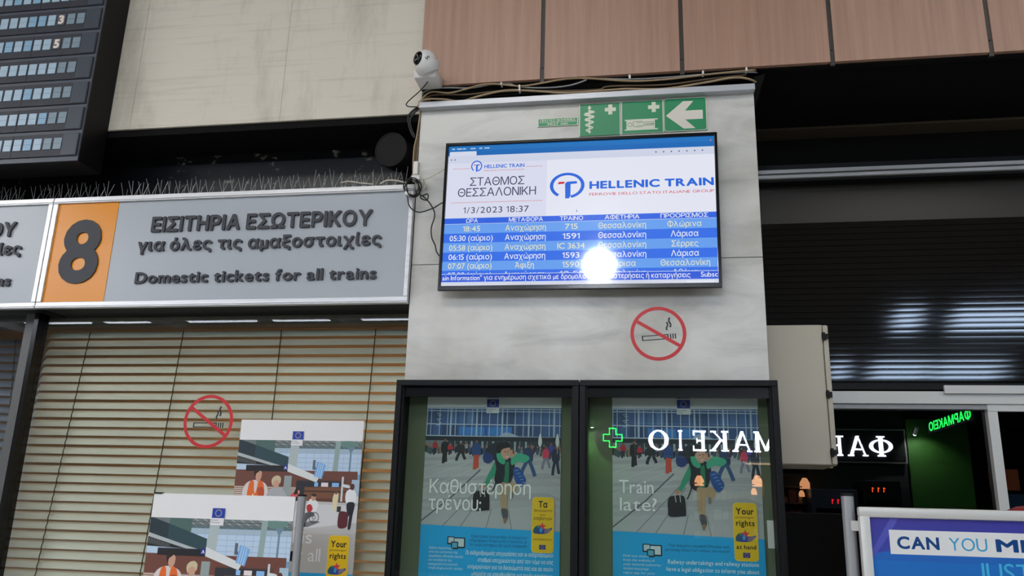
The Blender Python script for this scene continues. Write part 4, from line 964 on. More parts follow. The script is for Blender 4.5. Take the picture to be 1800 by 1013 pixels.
# ---- display cases
YC = Y0-.10; YBK = Y0-.012
def case(x0, x1, label, gyaw):
    t = thing('display_case', label, 'display case', ((x0+x1)/2, Y0, .9)); zt = (Z(697, 668, YC)+Z(1367, 668, YC))/2; zb = 1.0
    fwid = .020
    for b in ((x0, x1, zt-fwid, zt), (x0, x1, zb, zb+fwid)): MB().box(b[0], b[1], YC, Y0, b[2], b[3], bev=.002).build('frame_rail', M_BLKFR, t)
    for b in ((x0, x0+fwid), (x1-fwid, x1)): MB().box(b[0], b[1], YC+.0005, Y0, zb+fwid, zt-fwid, bev=.002).build('frame_rail', M_BLKFR, t)
    MB().box(x0+fwid, x1-fwid, YC+.022, YC+.04, zt-fwid-.036, zt-fwid).build('inner_top_rail', M_BLKGLOSS, t)
    MB().box(x0+fwid, x0+fwid+.006, YC+.014, YBK, zb+fwid, zt-fwid).build('inner_stile', M_BLACK, t); MB().box(x1-fwid-.006, x1-fwid, YC+.014, YBK, zb+fwid, zt-fwid).build('inner_stile', M_BLACK, t)
    MB().box(x0+fwid, x1-fwid, YBK, Y0, zb+fwid, zt-fwid).build('back_panel', M_OLIVE, t)
    g = MB().box(x0+fwid+.001-(x0+x1)/2, x1-fwid-.001-(x0+x1)/2, -.002, .002, zb+fwid+.001, zt-fwid-.037).build('glass_door', G_CASE, t)
    g.matrix_parent_inverse = Matrix(); g.location = (0, YC+.034-Y0+.0, -.9); g.rotation_euler = (0, 0, gyaw)
    return t, zt
xm1 = X(1018, 668, YC)
case(X(697, 668, YC), xm1-.001, 'left black display case holding the Greek poster', math.radians(1.9))
case(xm1+.002, X(1367, 668, YC), 'right black display case holding the English poster', math.radians(1.9))
YPP = YBK-.0015
a, b = W(752.5, 696, YPP), W(987, 698, YPP); w_ = b.x-a.x
poster('passenger_rights_poster', 'passenger rights poster with large Greek words and a running traveller', w_, lambda w: delay_poster(w, True), (a.x, YPP, (a.z+b.z)/2-1.42*w_))
a, b = W(1075, 696.5, YPP), W(1330, 699.5, YPP); w_ = b.x-a.x
poster('passenger_rights_poster', 'passenger rights poster reading Train late with a running traveller', w_, lambda w: delay_poster(w, False), (a.x+.002, YPP, (a.z+b.z)/2-1.42*w_))
a, b = W(1348, 915, YPP), W(1369, 965, YPP)
tag(MB().box(a.x, b.x, YPP-.001, YBK-.0002, b.z, a.z).build('paper_note', M_PAPER), 'small blank white card right of the English poster inside the case', 'note')

# ---- grey metal cabinet beside the pillar
YK = Y0+.10
kx0 = PX1+.004; kx1 = X(1444, 572, YK); kt = Z(1400, 571, YK); kb = Z(1425, 818, YK)
cb = thing('electrical_cabinet', 'beige metal cabinet fixed to the right side of the pillar', 'cabinet', (kx0, YK, kb))
MB().box(kx0, kx1+.02, YK+.012, YK+.24, kb, kt, bev=.002).build('body', M_BEIGE, cb); MB().box(kx0, kx1, YK, YK+.0115, kb+.002, kt-.001, bev=.003).build('door', M_BEIGE, cb)
MB().box(kx1+.0035, kx1+.02, YK+.001, YK+.0115, kb+.004, kt-.004, bev=.002).build('hinge_strip', M_BEIGE, cb)
for yy in (592, 694, 796):
    z = Z(1450, yy, YK); MB().cyl((kx1+.004, YK-.004, z-.014), (kx1+.004, YK-.004, z+.014), .005, 12).box(kx1-.002, kx1+.018, YK-.006, YK, z-.009, z+.009).build('hinge', M_BLACK, cb)

# ---- security camera
c = W(748, 108, Y0-.14); r_ = .044
sc = thing('security_camera', 'white turret security camera marked 5 at the corner of the wood panels', 'camera', (c.x+.02, Y0-.03, c.z-.05))
cb_ = W(753, 138, Y0-.08)
MB().box(cb_.x-.046, cb_.x+.046, Y0-.13, Y0-.031, cb_.z-.024, cb_.z+.022, bev=.011).build('junction_box', M_WHITE, sc, smooth=True)
MB().lathe(c, (-.35, -.35, .85), [(.001, -.05), (.034, -.048), (.045, -.034), (.0485, -.024), (.0495, -.016), (.047, -.013), (.041, -.014)]).build('collar', M_WHITE, sc, smooth=True)
MB().sphere(c, r_, 32).build('ball', M_WHITE, sc, smooth=True)
ax = Vector((-.62, -.76, -.02)).normalized()
MB().lathe(c, ax, [(.001, .0425), (.020, .0425), (.0245, .040), (.026, .0375), (.027, .034)]).build('lens_window', M_BLKGLOSS, sc, smooth=True)
MB().cyl(c+ax*.0425, c+ax*.044, .009, 16).build('lens', M_DARK, sc)
q = Print(.02, .026); q.text('5', .01, .004, .017, (26, 26, 30), .012, .02, 'c')
v = Vector((.42, -.86, -.16)).normalized(); o = q.build('number', M_INK, sc)
zq = Vector((.87, -.0, .5)); zq = (zq - v*zq.dot(v)).normalized(); xq = zq.cross(v); 
Mx = Matrix((( -xq.x, -v.x, zq.x), (-xq.y, -v.y, zq.y), (-xq.z, -v.z, zq.z))).to_4x4()
if Mx.determinant() < 0: Mx = Matrix(((xq.x, -v.x, zq.x), (xq.y, -v.y, zq.y), (xq.z, -v.z, zq.z))).to_4x4()
pos = c + v*(r_+.0015) - Vector((Mx[0][0], Mx[1][0], Mx[2][0]))*.01 - zq*.013
MM = Matrix.Translation(pos) @ Mx
for vt in o.data.vertices:
    g_ = MM @ vt.co; vt.co = c + (g_-c).normalized()*(r_+.0006)
o.matrix_parent_inverse = Matrix.Translation(-root_loc(sc))

# ---- round loudspeaker
c = W(690, 265, Y0+.06)
ls = thing('loudspeaker', 'round black loudspeaker mounted on the black stone above the ticket sign', 'loudspeaker', c)
ax = Vector((-.16, -1, -.12)).normalized(); back = c - ax*.0
MB().lathe(back, ax, [(.002, -.10), (.062, -.10), (.068, -.07), (.071, .0), (.0715, .012), (.069, .016), (.066, .0165)], 40).build('housing', M_BLACK, ls, smooth=True)
MB().lathe(back, ax, [(.0665, .0165), (.0655, .0135), (.03, .0140), (.001, .0142)], 40).build('grille', mat('speaker_cloth', (24, 23, 26), .9, noise=((400, 400, 400), 0, (14, 14, 16))), ls, smooth=True)
MB().box(c.x-.012, c.x+.012, c.y+.09, Y0+.23, c.z-.02, c.z+.02).build('bracket', M_BLACK, ls)

# ---- cables
def px(pts, Y, sc_=1, ox=0, oy=0): return [W(ox+p[0]/sc_, oy+p[1]/sc_, Y+(p[2] if len(p) > 2 else 0)) for p in pts]
def cable(pts, r, m, label, grp=None): return tag(MB().tube(pts, r, 7).build('cable', m, smooth=True), label, 'cable', grp)
K3 = dict(sc_=5, ox=700, oy=60); K4 = dict(sc_=4.186, ox=930, oy=80); YW = Y0-.028
G1 = 'cables above the marble pillar'
cable(px([(170, 640), (230, 578), (380, 572), (550, 590), (700, 548), (900, 502), (1070, 494), (1300, 507)], YW, **K3)+px([(200, 347), (370, 345), (600, 327), (720, 320), (1000, 318), (1300, 272), (1500, 237), (1620, 248), (1700, 290, .06)], YW, **K4), .0042, M_CABT, 'tan cable lowest in the bundle, resting on the grey trunking', G1)
cable(px([(180, 610), (280, 512), (450, 517), (600, 482), (750, 442), (900, 442), (1070, 458), (1200, 442), (1450, 398), (1650, 388)], YW+.005, **K3)+px([(740, 262), (1000, 250), (1300, 215), (1600, 185), (1690, 180, .03)], YW+.005, **K4), .0036, M_CABT, 'tan cable sagging just below the wood panels', G1)
cable(px([(210, 520), (300, 480), (450, 472), (640, 474), (800, 445), (950, 430), (1070, 465), (1300, 472), (1500, 452), (1650, 405)], YW+.01, **K3)+px([(420, 244), (740, 248), (1000, 236), (1300, 212), (1600, 196), (1680, 200, .03)], YW+.01, **K4), .003, M_CABG, 'thin grey cable looping at the top of the bundle', G1)
cable(px([(180, 600), (320, 535), (600, 532), (790, 512), (1000, 500), (1400, 500), (1750, 490)], YW+.02, **K3)+px([(600, 300), (1000, 290), (1300, 250), (1600, 215)], YW+.02, **K4), .0036, M_CABB, 'dark brown cable running straight behind the tan cable', G1)
for i in range(4):
    cable(px([(200, 500+22*i), (600, 480+25*i), (1000, 455+24*i), (1500, 430+20*i)], Y0+.02+.01*i, **K3)+px([(600, 262+14*i), (1000, 240+16*i), (1550, 200+16*i)], Y0+.02+.01*i, **K4), .0045, M_CABLE, 'black cable deep in the gap under the wood panels', 'black cables in the gap')
KV = dict(sc_=4.22, ox=670, oy=180)
G2 = 'cables down the left edge of the pillar'
for i, (m, dx) in enumerate(((M_CABT, 0), (M_CABB, 10), (M_CABB, 20), (M_CABT, 27))):
    cable(px([(292+dx*.2, 20), (284+dx*.4, 120), (264+dx*.6, 250), (246+dx, 330), (238+dx, 420), (236+dx, 520), (238+dx, 590)], Y0-.005+.004*i, **KV), .0028, m, ('tan cable furthest left of those down the pillar edge', 'brown cable second from the left down the pillar edge', 'brown cable third from the left down the pillar edge', 'tan cable nearest the marble of those down the pillar edge')[i], G2)
cable(px([(260, 420, -.08), (190, 500, -.05), (80, 600, -.02), (85, 635), (170, 640)], Y0-.03, **K3), .0022, M_CABLE, 'thin black lead looping down from the security camera')
cable(px([(285, 30), (240, 60), (200, 110), (212, 190), (235, 245), (250, 262)], Y0-.01, **KV), .0042, M_CABLE, 'thick black cable bowing left above the round loudspeaker')
cable(px([(290, 40), (250, 75), (212, 130), (225, 205), (248, 250)], Y0-.0, **KV), .0042, mat('dark_grey_cable', (70, 72, 78), .5), 'thick dark grey cable bowing beside the loudspeaker')
# coil
cc = (232, 632); pts = []
for i in range(46):
    a = i*2*math.pi/11.5; r = 58+8*math.sin(i*.9)
    pts.append((cc[0]+r*math.cos(a)*.95+6*math.sin(i*.37), cc[1]+r*math.sin(a)*1.02+6*math.cos(i*.51), -.003*(i % 5)-.0005*i))
cable(px(pts+[(290, 690, -.02), (345, 680, -.02), (340, 725, -.02), (295, 712, -.02), (300, 690, -.025), (350, 735, -.02), (390, 800, -.01), (396, 850, -.01), (372, 930, -.01), (376, 1005, -.01), (400, 1060, 0), (412, 1110, 0), (440, 1150, 0)], Y0-.035, **KV), .0026, M_CABLE, 'black cable coiled at the sign corner and dropping behind the television')
cable(px([(195, 690), (205, 760), (240, 800), (290, 815), (380, 788), (445, 750), (470, 742, .02)], Y0-.045, **KV), .0024, M_CABLE, 'black cable looping from the coil across to the television')
pts = [(290+34*math.cos(i*2*math.pi/9)*(1+.1*math.sin(i)), 612+50*math.sin(i*2*math.pi/9), -.002*(i % 4)) for i in range(36)]
cable(px([(236, 560), (262, 575)]+pts, Y0-.022, **KV), .0024, M_CABW, 'cream cable coil behind the black coil')
cable(px([(230, 560), (290, 572), (350, 562), (400, 535), (462, 500), (480, 492, .02)], Y0-.04, **KV), .0022, M_CABW, 'cream cable running from the coil to the television edge')
cable(px([(560, 905), (600, 898), (650, 905), (720, 912)], Y0+.03, sc_=2.813, ox=400, oy=0), .0032, M_CABW, 'cream cable lying on the sign top among the spikes')
cable(px([(755, 910), (790, 893), (840, 895), (880, 905)], Y0+.03, sc_=2.813, ox=400, oy=0), .0036, M_CABW, 'cream cable end on the sign top by the coil')
jb = thing('junction_box', 'small cream junction box on the pillar edge above the coil', 'junction box', W(731, 298, Y0-.01))
a, b = W(728, 285, Y0-.012), W(735, 309, Y0-.012); MB().box(a.x, b.x, Y0-.02, Y0+.02, b.z, a.z, bev=.001).build('housing', M_CABW, jb); MB().box(a.x+.002, b.x-.002, Y0-.0225, Y0-.02, b.z+.004, a.z-.004, bev=.0008).build('lid', M_WHITE, jb)
a, b = W(724, 309, Y0-.05), W(738, 316, Y0-.05); tag(MB().box(a.x, b.x, Y0-.055, Y0-.028, b.z, a.z, bev=.002).build('cable_connector', M_WHITE), 'white plastic connector on top of the black coil', 'connector')
a, b = W(712, 337, Y0-.06), W(720, 343, Y0-.06); tag(MB().box(a.x, b.x, Y0-.065, Y0-.03, b.z, a.z, bev=.002).build('cable_connector', M_WHITE), 'white plastic connector at the lower left of the black coil', 'connector')
for i, (x_, y_, h_, lab) in enumerate(((905, 435, 12, 'white cable tie nearest the security camera'), (1065, 472, 26, 'tall white cable tie around the tan cable'))):
    a = W(700+(x_-6)/5, 60+(y_-h_)/5, YW-.008); b = W(700+(x_+6)/5, 60+(y_+h_)/5, YW-.008); tag(MB().box(a.x, b.x, YW-.01, YW+.012, b.z, a.z, bev=.0006).build('cable_tie', M_WHITE), lab, 'cable tie')
for x_, y_, lab in ((740, 230, 'white cable clip above the snake sign'), (1280, 200, 'white cable clip above the arrow sign'), (1600, 175, 'white cable clip at the right end of the bundle')):
    a = W(930+(x_-8)/4.186, 80+(y_-14)/4.186, YW-.008); b = W(930+(x_+8)/4.186, 80+(y_+12)/4.186, YW-.008); tag(MB().box(a.x, b.x, YW-.01, YW+.012, b.z, a.z, bev=.001).build('cable_clip', M_WHITE), lab, 'cable clip')

# ---- departure board
YD = 2.70
bx1 = (X(183, 0, YD)+X(137, 279, YD))/2; bz0 = Z(137, 281, YD)
db = thing('departure_board', 'black split flap departure board in the upper left corner', 'departure board', (bx1, YD, bz0))
BX0 = bx1-1.3; BZ1 = bz0+1.25
MB().box(BX0, bx1, YD+.01, Y0-.001, bz0, BZ1).build('case', M_BLACK, db)
MB().box(BX0, bx1, YD+.004, YD+.01, bz0, BZ1).build('front_plate', M_ROWF, db)
kz = lambda yc, xc=450: Z(xc/2.813, yc/2.813, YD)
rowp = (kz(40, 500)-kz(657, 390))/5; rowh = (kz(40, 500)-kz(140, 500)); ztop = kz(40, 500)
sc_ = 1/2.813*(YD/F)*1.02
blank = X(500/2.813, 60/2.813, YD)-X(428/2.813, 60/2.813, YD)
fp = (X(430/2.813, 80/2.813, YD)-X(100/2.813, 100/2.813, YD))/7; fwd_ = fp*.77; fh = rowh*.50
fme = {}
for key, m in (('a', M_FLAP), ('b', M_FLAP2), ('c', mat('bluish_flap', (138, 176, 206), .35))):
    b = MB(); b.box(0, fwd_, 0, .003, 0, fh*.49); b.box(0, fwd_, 0, .003, fh*.51, fh); o = b.build('flap', m); fme[key] = o.data; bpy.data.objects.remove(o)
rr = random.Random(2)
for i in range(-3, 6):
    zt_ = ztop-rowp*i; xr_ = bx1-.006
    row = MB().box(BX0+.01, xr_, YD-.002, YD+.004, zt_-rowh, zt_, bev=.0008).build('row_panel', M_ROW, db)
    def sub(name, m, *b):
        o = MB().box(*b).build(name, m, None); o.parent = row; o.matrix_parent_inverse = Matrix.Translation(-root_loc(db)).inverted() @ Matrix.Translation(-root_loc(db)); return o
    sub('blank_panel', M_ROWB, xr_-blank, xr_-.003, YD-.004, YD-.002, zt_-rowh+.003, zt_-.003)
    for s_ in range(4): sub('seam', M_BLACK, xr_-blank-fp*5*(s_+1)-.0008, xr_-blank-fp*5*(s_+1)+.0008, YD-.0026, YD-.002, zt_-rowh+.002, zt_-.002)
    for k in range(24):
        x_ = xr_-blank-.004-fp*(k+1)+(fp-fwd_)
        if x_ < BX0+.02: break
        dig = {(0, 2): '3', (1, 2): '5'}.get((i, k))
        if dig:
            o = MB().box(x_, x_+fwd_, YD-.005, YD-.002, zt_-rowh*.20-fh, zt_-rowh*.20).build('flap', mat('dark_flap', (86, 92, 100), .4), None); o.parent = row
            q = Print(fwd_, fh); q.text(dig, fwd_/2, fh*.08, fh*.84, (232, 220, 212), fwd_*.75, .05, 'c')
            o = q.build('flap_digit', M_INK, row, (x_, YD-.0054, zt_-rowh*.20-fh))
        else:
            o = bpy.data.objects.new('flap', fme['b' if k < 2 else rr.choice('aaaac')]); COL.objects.link(o); o.parent = row
            o.location = (x_, YD-.005, zt_-rowh*.20-fh)

# ---- framed notice stand at the lower right
YN = 2.3
a = W(1507, 891, YN); zt3 = a.z; X0 = a.x; wN = .75
nt_ = thing('notice_stand', 'aluminium framed blue notice on a stand reading CAN YOU', 'stand', (X0+wN/2, YN, 0))
fz0 = zt3-1.0; fr_ = .026
for b in ((X0, X0+wN, zt3-fr_, zt3), (X0, X0+wN, fz0, fz0+fr_)): MB().box(b[0], b[1], YN-.012, YN+.012, b[2], b[3], bev=.005).build('frame_rail', M_ALUW, nt_, smooth=True)
for b in ((X0, X0+fr_), (X0+wN-fr_, X0+wN)): MB().box(b[0], b[1], YN-.0125, YN+.0125, fz0+fr_-.004, zt3-fr_+.004, bev=.005).build('frame_rail', M_ALUW, nt_, smooth=True)
q = Print(wN-2*fr_, 1.0-2*fr_); W3, H3 = q.w, q.h
def nx(px_, py_): return X(px_, py_, YN)-X0-fr_
def nz(px_, py_): return Z(px_, py_, YN)-fz0-fr_
q.rect(0, 0, W3, H3, (36, 112, 196)); q.grad(0, nz(1566, 974), W3, H3, (58, 74, 168), (66, 62, 158), 8)
q.poly([(0, nz(1560, 974)), (.12, nz(1560, 960)), (W3, nz(1560, 968)), (W3, nz(1560, 990)), (0, nz(1560, 985))], (40, 104, 190)); q.poly([(.05, H3), (.07, H3), (.03, H3-.06), (.0, H3-.10), (0, H3-.08)], (84, 88, 184))
zt4, zb4 = nz(1562.4, 931.5), nz(1566, 974); q.rect(nx(1563, 950), zb4, W3, zt4, (226, 228, 230))
bl_ = nz(1577, 965); hc_ = nz(1577, 943)-bl_; N_ = (22, 70, 132)
q.text('CAN', nx(1577, 965), bl_, hc_, N_, nx(1651, 965)-nx(1577, 965), .035); q.text('YOU', nx(1668, 965), bl_, hc_, (60, 160, 210), nx(1735, 965)-nx(1668, 965), 0); q.text('MI', nx(1750, 965), bl_, hc_, N_, nx(1803, 965)-nx(1750, 965), .035)
q.text('JUST', nx(1718, 1000), nz(1718, 990)-hc_*1.35, hc_*1.35, (70, 180, 226), nx(1812, 1000)-nx(1718, 1000), 0)
q.build('notice_print', mat('gloss_ink', None, .18, attr=True), nt_, (X0+fr_-(X0+wN/2), -.004, fz0+fr_))
MB().box(X0+.01, X0+wN-.01, YN-.0035, YN+.008, fz0+.01, zt3-.01).build('backing_board', M_ALUW, nt_)
pp = W(1489, 870, YN+.03)
MB().cyl((pp.x, YN+.03, .02), (pp.x, YN+.03, pp.z-.004), .0155, 20).build('post', mat('satin_steel', (168, 170, 174), .34, .45), nt_, smooth=True)
MB().cyl((pp.x, YN+.03, pp.z-.004), (pp.x, YN+.03, pp.z+.004), .016, 20).build('post_cap', M_BLACK, nt_); MB().box(pp.x, X0+.02, YN+.01, YN+.035, zt3-.06, zt3-.035).build('bracket', M_ALUW, nt_)
MB().cyl((pp.x, YN+.03, 0), (pp.x, YN+.03, .02), .17, 28).build('base', M_BLACK, nt_)
MB().box(X0+wN/2-.02, X0+wN/2+.02, YN-.01, YN+.01, 0, fz0+.001).build('foot', M_ALUW, nt_)
# made-up domed bin standing in for a red cap seen over the notice
a = W(1795, 889, 3.0)
rb = thing('cap_stand_in', 'made-up red dome topped bin, stand-in for a red cap, behind the blue notice at the right edge', 'bin', (a.x+.02, 3.0, 0))
MB().lathe((a.x+.02, 3.0, 0), (0, 0, 1), [(.001, 0), (.09, 0), (.09, a.z-.07)], 28).build('body', mat('red_enamel', (150, 24, 30), .4), rb, smooth=True)
MB().lathe((a.x+.02, 3.0, a.z-.07), (0, 0, 1), [(.098, -.01), (.098, 0), (.088, .03), (.06, .055), (.03, .067), (.001, .07)], 28).build('dome_lid', mat('red_enamel', (150, 24, 30), .4), rb, smooth=True)

# ================================================================== THE HALL BEHIND THE CAMERA (seen in the glass)
def emat(n, c, s): return mat(n, (10, 10, 10), .5, emit=c, es=s)
E_W = emat('lit_white_letter', (225, 232, 255), 22); E_G = emat('lit_green', (30, 255, 90), 14); E_R = emat('red_digits', (255, 30, 50), 14); E_O = emat('orange_digits', (255, 90, 30), 14); E_WARM = emat('warm_lamp_glow', (255, 176, 120), 6)
YF_ = -18.1
ps = thing('pharmacy_sign', 'black pharmacy shop sign with white lit Greek capitals across the hall', 'sign', (4.0, YF_, 3.3))
MB().box(.9, 6.9, YF_-.15, YF_, 3.3, 4.16, bev=.01).build('sign_box', M_BLACK, ps)
MB().box(.86, 6.94, YF_-.16, YF_-.02, 3.26, 3.3).box(.86, 6.94, YF_-.16, YF_-.02, 4.16, 4.2).box(6.9, 6.94, YF_-.16, YF_-.02, 3.3, 4.16).box(.86, .9, YF_-.16, YF_-.02, 3.3, 4.16).build('sign_border', mat('pale_border', (150, 160, 150), .4), ps)
def serif(ch):       # strokes of a slab-serif capital in a 1 x 1 cell: list of quads
    I = lambda x, w=.17: [(x-w/2, 0, x+w/2, 1)]; sf = lambda x, y, w=.34: [(x-w/2, y, x+w/2, y+.07)]
    q, L = [], []
    if ch == 'Ι': q = I(.5)+sf(.5, 0)+sf(.5, .93)
    if ch == 'Ρ': q = I(.28)+sf(.28, 0)+sf(.2, .93, .3)
    if ch == 'Ε': q = I(.26)+[(.1, 0, .82, .08), (.1, .92, .8, 1), (.3, .46, .62, .54), (.75, 0, .82, .25), (.73, .75, .80, 1), (.57, .38, .62, .62)]
    if ch == 'Κ': q = I(.22)+sf(.22, 0)+sf(.22, .93)+sf(.82, 0, .3)+sf(.78, .93, .28); L = [((.26, .42), (.76, .96), .07), ((.42, .56), (.82, .04), .16)]
    if ch == 'Μ': q = [(.12, 0, .19, 1), (.78, 0, .93, 1)]+sf(.15, 0, .26)+sf(.86, 0, .26)+sf(.12, .93, .2)+sf(.9, .93, .2); L = [((.18, .96), (.5, .06), .15), ((.5, .06), (.82, .96), .07)]
    if ch == 'Α': q = sf(.14, 0, .26)+sf(.85, 0, .3)+[(.28, .30, .68, .37)]; L = [((.14, .03), (.48, 1), .07), ((.48, 1), (.84, .03), .16)]
    if ch == 'Φ': q = I(.5)+sf(.5, 0)+sf(.5, .93)
    return q, L
MW = {'Φ': .62, 'Α': .54, 'Ρ': .46, 'Μ': .64, 'Κ': .56, 'Ε': .5, 'Ι': .34, 'Ο': .58}
def serif_letter(ch, xc, h, z0):
    """facing +Y: the reader looks towards -Y, so x runs leftwards"""
    w = MW[ch]; b = MB(); y0, y1 = YF_, YF_+.06; P = lambda u_, v: (xc + w*(.5-u_), z0+v*h)
    q, L = serif(ch)
    for x0, z0_, x1, z1_ in q:
        A_, B_ = P(x0, z0_), P(x1, z1_); b.box(min(A_[0], B_[0]), max(A_[0], B_[0]), y0, y1, A_[1], B_[1])
    for (x0, v0), (x1, v1), t in L:
        b.quadslab([P(x0-t/2, v0), P(x0+t/2, v0), P(x1+t/2, v1), P(x1-t/2, v1)], y0, y1-.002)
    def ring(cx, cy, rx, ry, tx, ty, a0=0, a1=360):
        n = 24
        for i in range(n):
            t0, t1 = math.radians(a0+(a1-a0)*i/n), math.radians(a0+(a1-a0)*(i+1)/n)
            b.quadslab([P(cx+rx*math.cos(t0), cy+ry*math.sin(t0)), P(cx+rx*math.cos(t1), cy+ry*math.sin(t1)), P(cx+(rx-tx)*math.cos(t1), cy+(ry-ty)*math.sin(t1)), P(cx+(rx-tx)*math.cos(t0), cy+(ry-ty)*math.sin(t0))], y0, y1-.004)
    if ch == 'Ο': ring(.5, .5, .48, .5, .19, .07)
    if ch == 'Φ': ring(.5, .5, .5, .34, .16, .07)
    if ch == 'Ρ': ring(.36, .74, .44, .26, .17, .07, -90, 90)
    b.build('letter', E_W, ps)
for ch, xc in zip('ΦΑΡΜΑΚΕΙΟ', (6.26, 5.64, 5.06, 4.44, 3.80, 3.18, 2.62, 2.12, 1.52)): serif_letter(ch, xc, .56, 3.44)
cr = thing('pharmacy_cross', 'green lit cross outline beside the pharmacy sign', 'sign', (.25, YF_, 3.5))
def crossp(a, t):
    c0, z0 = .25, 3.76; P = [(t, a), (t, t), (a, t), (a, -t), (t, -t), (t, -a), (-t, -a), (-t, -t), (-a, -t), (-a, t), (-t, t), (-t, a)]
    return [Vector((c0+x, YF_+.02, z0+z)) for x, z in P]
MB().cyl((.25, YF_-.12, 3.76), (.25, YF_-.02, 3.76), .5, 32).build('disc', M_BLACK, cr); cp = crossp(.26, .09); MB().tube(cp+[cp[0]], .022, 6, smooth=False).build('neon_outline', E_G, cr)
for xa_, xb_ in ((7.0, 8.6), (-.45, .75)):
    o = struct(box('wall_shop', M_GREENW, None, xa_, xb_, -18.3, -18.2 if xa_ > 0 else -18.25, 0, 4.5))
    t = thing('spot_lamp', 'small spot lamp over the green shop wall ' + ('right of the sign' if xa_ > 0 else 'by the cross'), 'lamp', (xa_+.12, -17.7, 4.1))
    MB().cyl((xa_+.12, -17.6, 4.2), (xa_+.12, -17.85, 4.05), .05, 14).build('housing', M_ALUW, t); MB().cyl((xa_+.12, -17.86, 4.044), (xa_+.12, -17.87, 4.04), .045, 14).build('bulb', emat('spot_bulb', (220, 255, 220), 60), t)
    L_ = bpy.data.lights.new('spot_lamp_light', 'SPOT'); L_.energy = 140; L_.spot_size = 1.9; L_.spot_blend = .6; L_.shadow_soft_size = .05; lo = bpy.data.objects.new('spot_lamp_light', L_); COL.objects.link(lo); lo.parent = t; lo.location = (0, .1, -.1); lo.rotation_euler = (math.radians(-35), math.radians(-14), 0)
ld = thing('led_sign', 'green lit pharmacy letters on a side mounted sign near the ceiling', 'sign', (7.05, -15, 4.1))
MB().box(7.09, 7.15, -16.6, -13.4, 3.93, 4.24).build('sign_box', M_BLACK, ld)
q = Print(3, .3); q.text('ΦΑΡΜΑΚΕΙΟ', 0, .02, .27, (255, 255, 255), 3.0, .03)
me = bpy.data.meshes.new('letters'); me.from_pydata([(7.085, -13.5-v[0], 3.97+v[2]*.8) for v in q.V], [], q.T); link('letters', me, E_G, ld)
MB().cyl((7.1, -15, 4.24), (7.1, -15, 5.0), .02, 8).build('hanger', M_BLACK, ld)
for i, (x_, z_, s_) in enumerate(((4.15, 2.52, .85), (4.05, 2.3, .5), (4.5, 2.25, .5), (2.6, 2.5, .8))):
    t = thing('wall_lamp', ('large warm wall lamp below the pharmacy sign', 'small warm lamp under the large wall lamp', 'small warm lamp right of the large wall lamp', 'warm wall lamp below the middle of the pharmacy sign')[i], 'lamp', (x_, -18.2, z_))
    MB().lathe((x_, -18.05, z_), (0, 0, 1), [(.001, 0), (.16*s_, 0), (.16*s_, .18*s_), (.07*s_, .34*s_), (.001, .35*s_)], 12).build('lamp_shade', E_WARM, t); MB().box(x_-.03, x_+.03, -18.35, -18.05, z_+.1, z_+.16).build('arm', M_BLACK, t)
def machine(x0, x1, z1, m, lab, dig, dm, dx, dz):
    t = thing('vending_machine', lab, 'vending machine', ((x0+x1)/2, -17.6, 0)); MB().box(x0, x1, -18.3, -17.4, 0, z1, bev=.03).build('body', m, t); MB().box(x0+.1, x1-.1, -17.4, -17.38, .5, z1-.5).build('front_window', M_BLKGLOSS, t)
    q = Print(.36, .12); q.text(dig, 0, 0, .12, (255, 255, 255), .34, 0, gap=.35); me = bpy.data.meshes.new('digits'); me.from_pydata([(dx-v[0], -17.37, dz+v[2]) for v in q.V], [], q.T); link('digits', me, dm, t)
machine(4.2, 5.4, 2.5, mat('blue_grey_machine', (60, 70, 84), .4), 'blue grey vending machine with red lit digits', '111', E_R, 5.05, 2.12)
machine(5.5, 6.5, 2.75, M_BLACK, 'black vending machine with orange lit digits', '111', E_O, 6.1, 2.45)
t = thing('shop_window', 'dark shop front with a glowing warm box right of the green wall', 'shop front', (9.2, -18.2, 0))
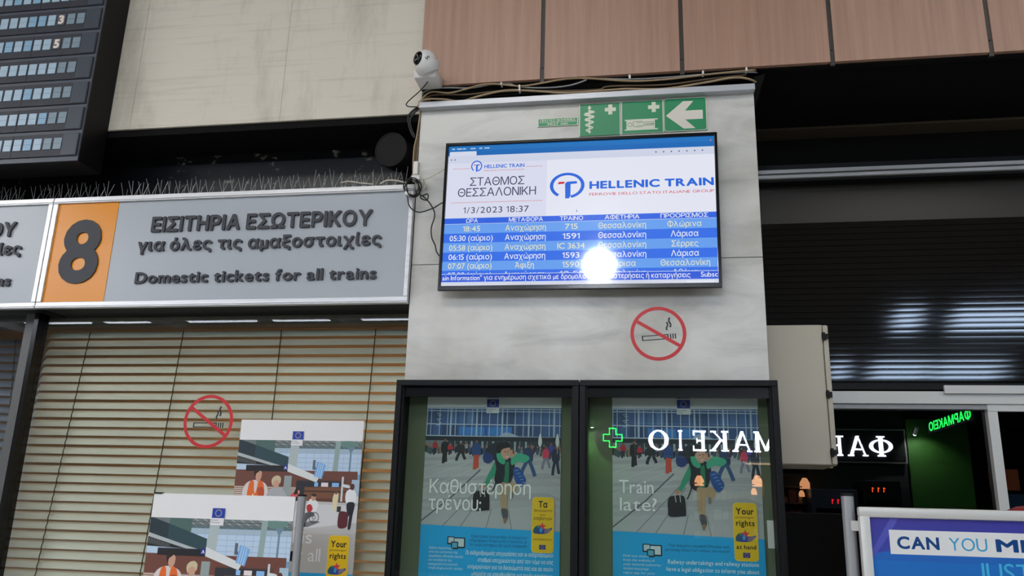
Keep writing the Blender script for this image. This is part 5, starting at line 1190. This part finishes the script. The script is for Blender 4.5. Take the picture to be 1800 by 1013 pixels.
MB().box(8.7, 11.5, -18.3, -18.2, 0, 4.3).build('front', M_DARK, t); MB().box(9.0, 9.7, -18.2, -18.1, 2.6, 3.15).build('warm_glow_box', emat('amber_glow', (150, 84, 50), .7), t); MB().box(9.2, 10.6, -18.2, -18.1, .6, 2.5).build('blue_glow_panel', emat('blue_dim_glow', (52, 84, 116), .5), t)  # box and blue panel emit their own colour in place of light falling there
for z_, lb in ((1.1, 'lowest'), (1.6, 'second'), (2.1, 'third'), (2.55, 'topmost')): tag(MB().box(2.4, 4.1, -18.35, -17.95, z_, z_+.03, bev=.004).build('wall_shelf', mat('shelf_wood', (130, 96, 70), .6)), lb+' wooden wall shelf under the pharmacy sign across the hall', 'shelf', 'pharmacy shelves')
rr = random.Random(4); k = 0
for z_ in (1.13, 1.63, 2.13):
    x_ = 2.45
    while x_ < 4.0:
        w_ = rr.uniform(.1, .22); h_ = rr.uniform(.15, .36); c_ = rr.choice([(190, 120, 70), (210, 170, 110), (150, 70, 50), (200, 200, 190)])
        tag(MB().box(x_, x_+w_, -18.2, -18.02, z_, z_+h_, bev=.004).build('carton', mat('carton_%d' % c_[1], c_, .6)), 'small carton on the pharmacy display shelves across the hall', 'carton', 'cartons on the pharmacy shelves'); x_ += w_+.04
t = thing('strip_light', 'warm white strip light over the pharmacy shelves', 'light', (3.8, -17.7, 3.1)); MB().box(3.75, 4.9, -17.75, -17.6, 3.12, 3.18).build('housing', M_ALUW, t); MB().box(3.8, 4.85, -17.74, -17.61, 3.08, 3.12).build('tube', emat('warm_strip', (255, 214, 170), 2.5), t)
# globe lamp hanging in the hall
g = thing('globe_lamp', 'round white globe lamp hanging in the hall', 'lamp', (-.587, -3.6, 4.6))
MB().sphere((-.587, -3.6, 4.45), .165, 24).build('globe', M_GLOBE, g, smooth=True); MB().cyl((-.587, -3.6, 4.6), (-.587, -3.6, 5.0), .015, 10).build('rod', M_ALUW, g)

bpy.data.objects.remove(_fo)
for o in list(bpy.data.objects):
    if '_local' in o: del o['_local']
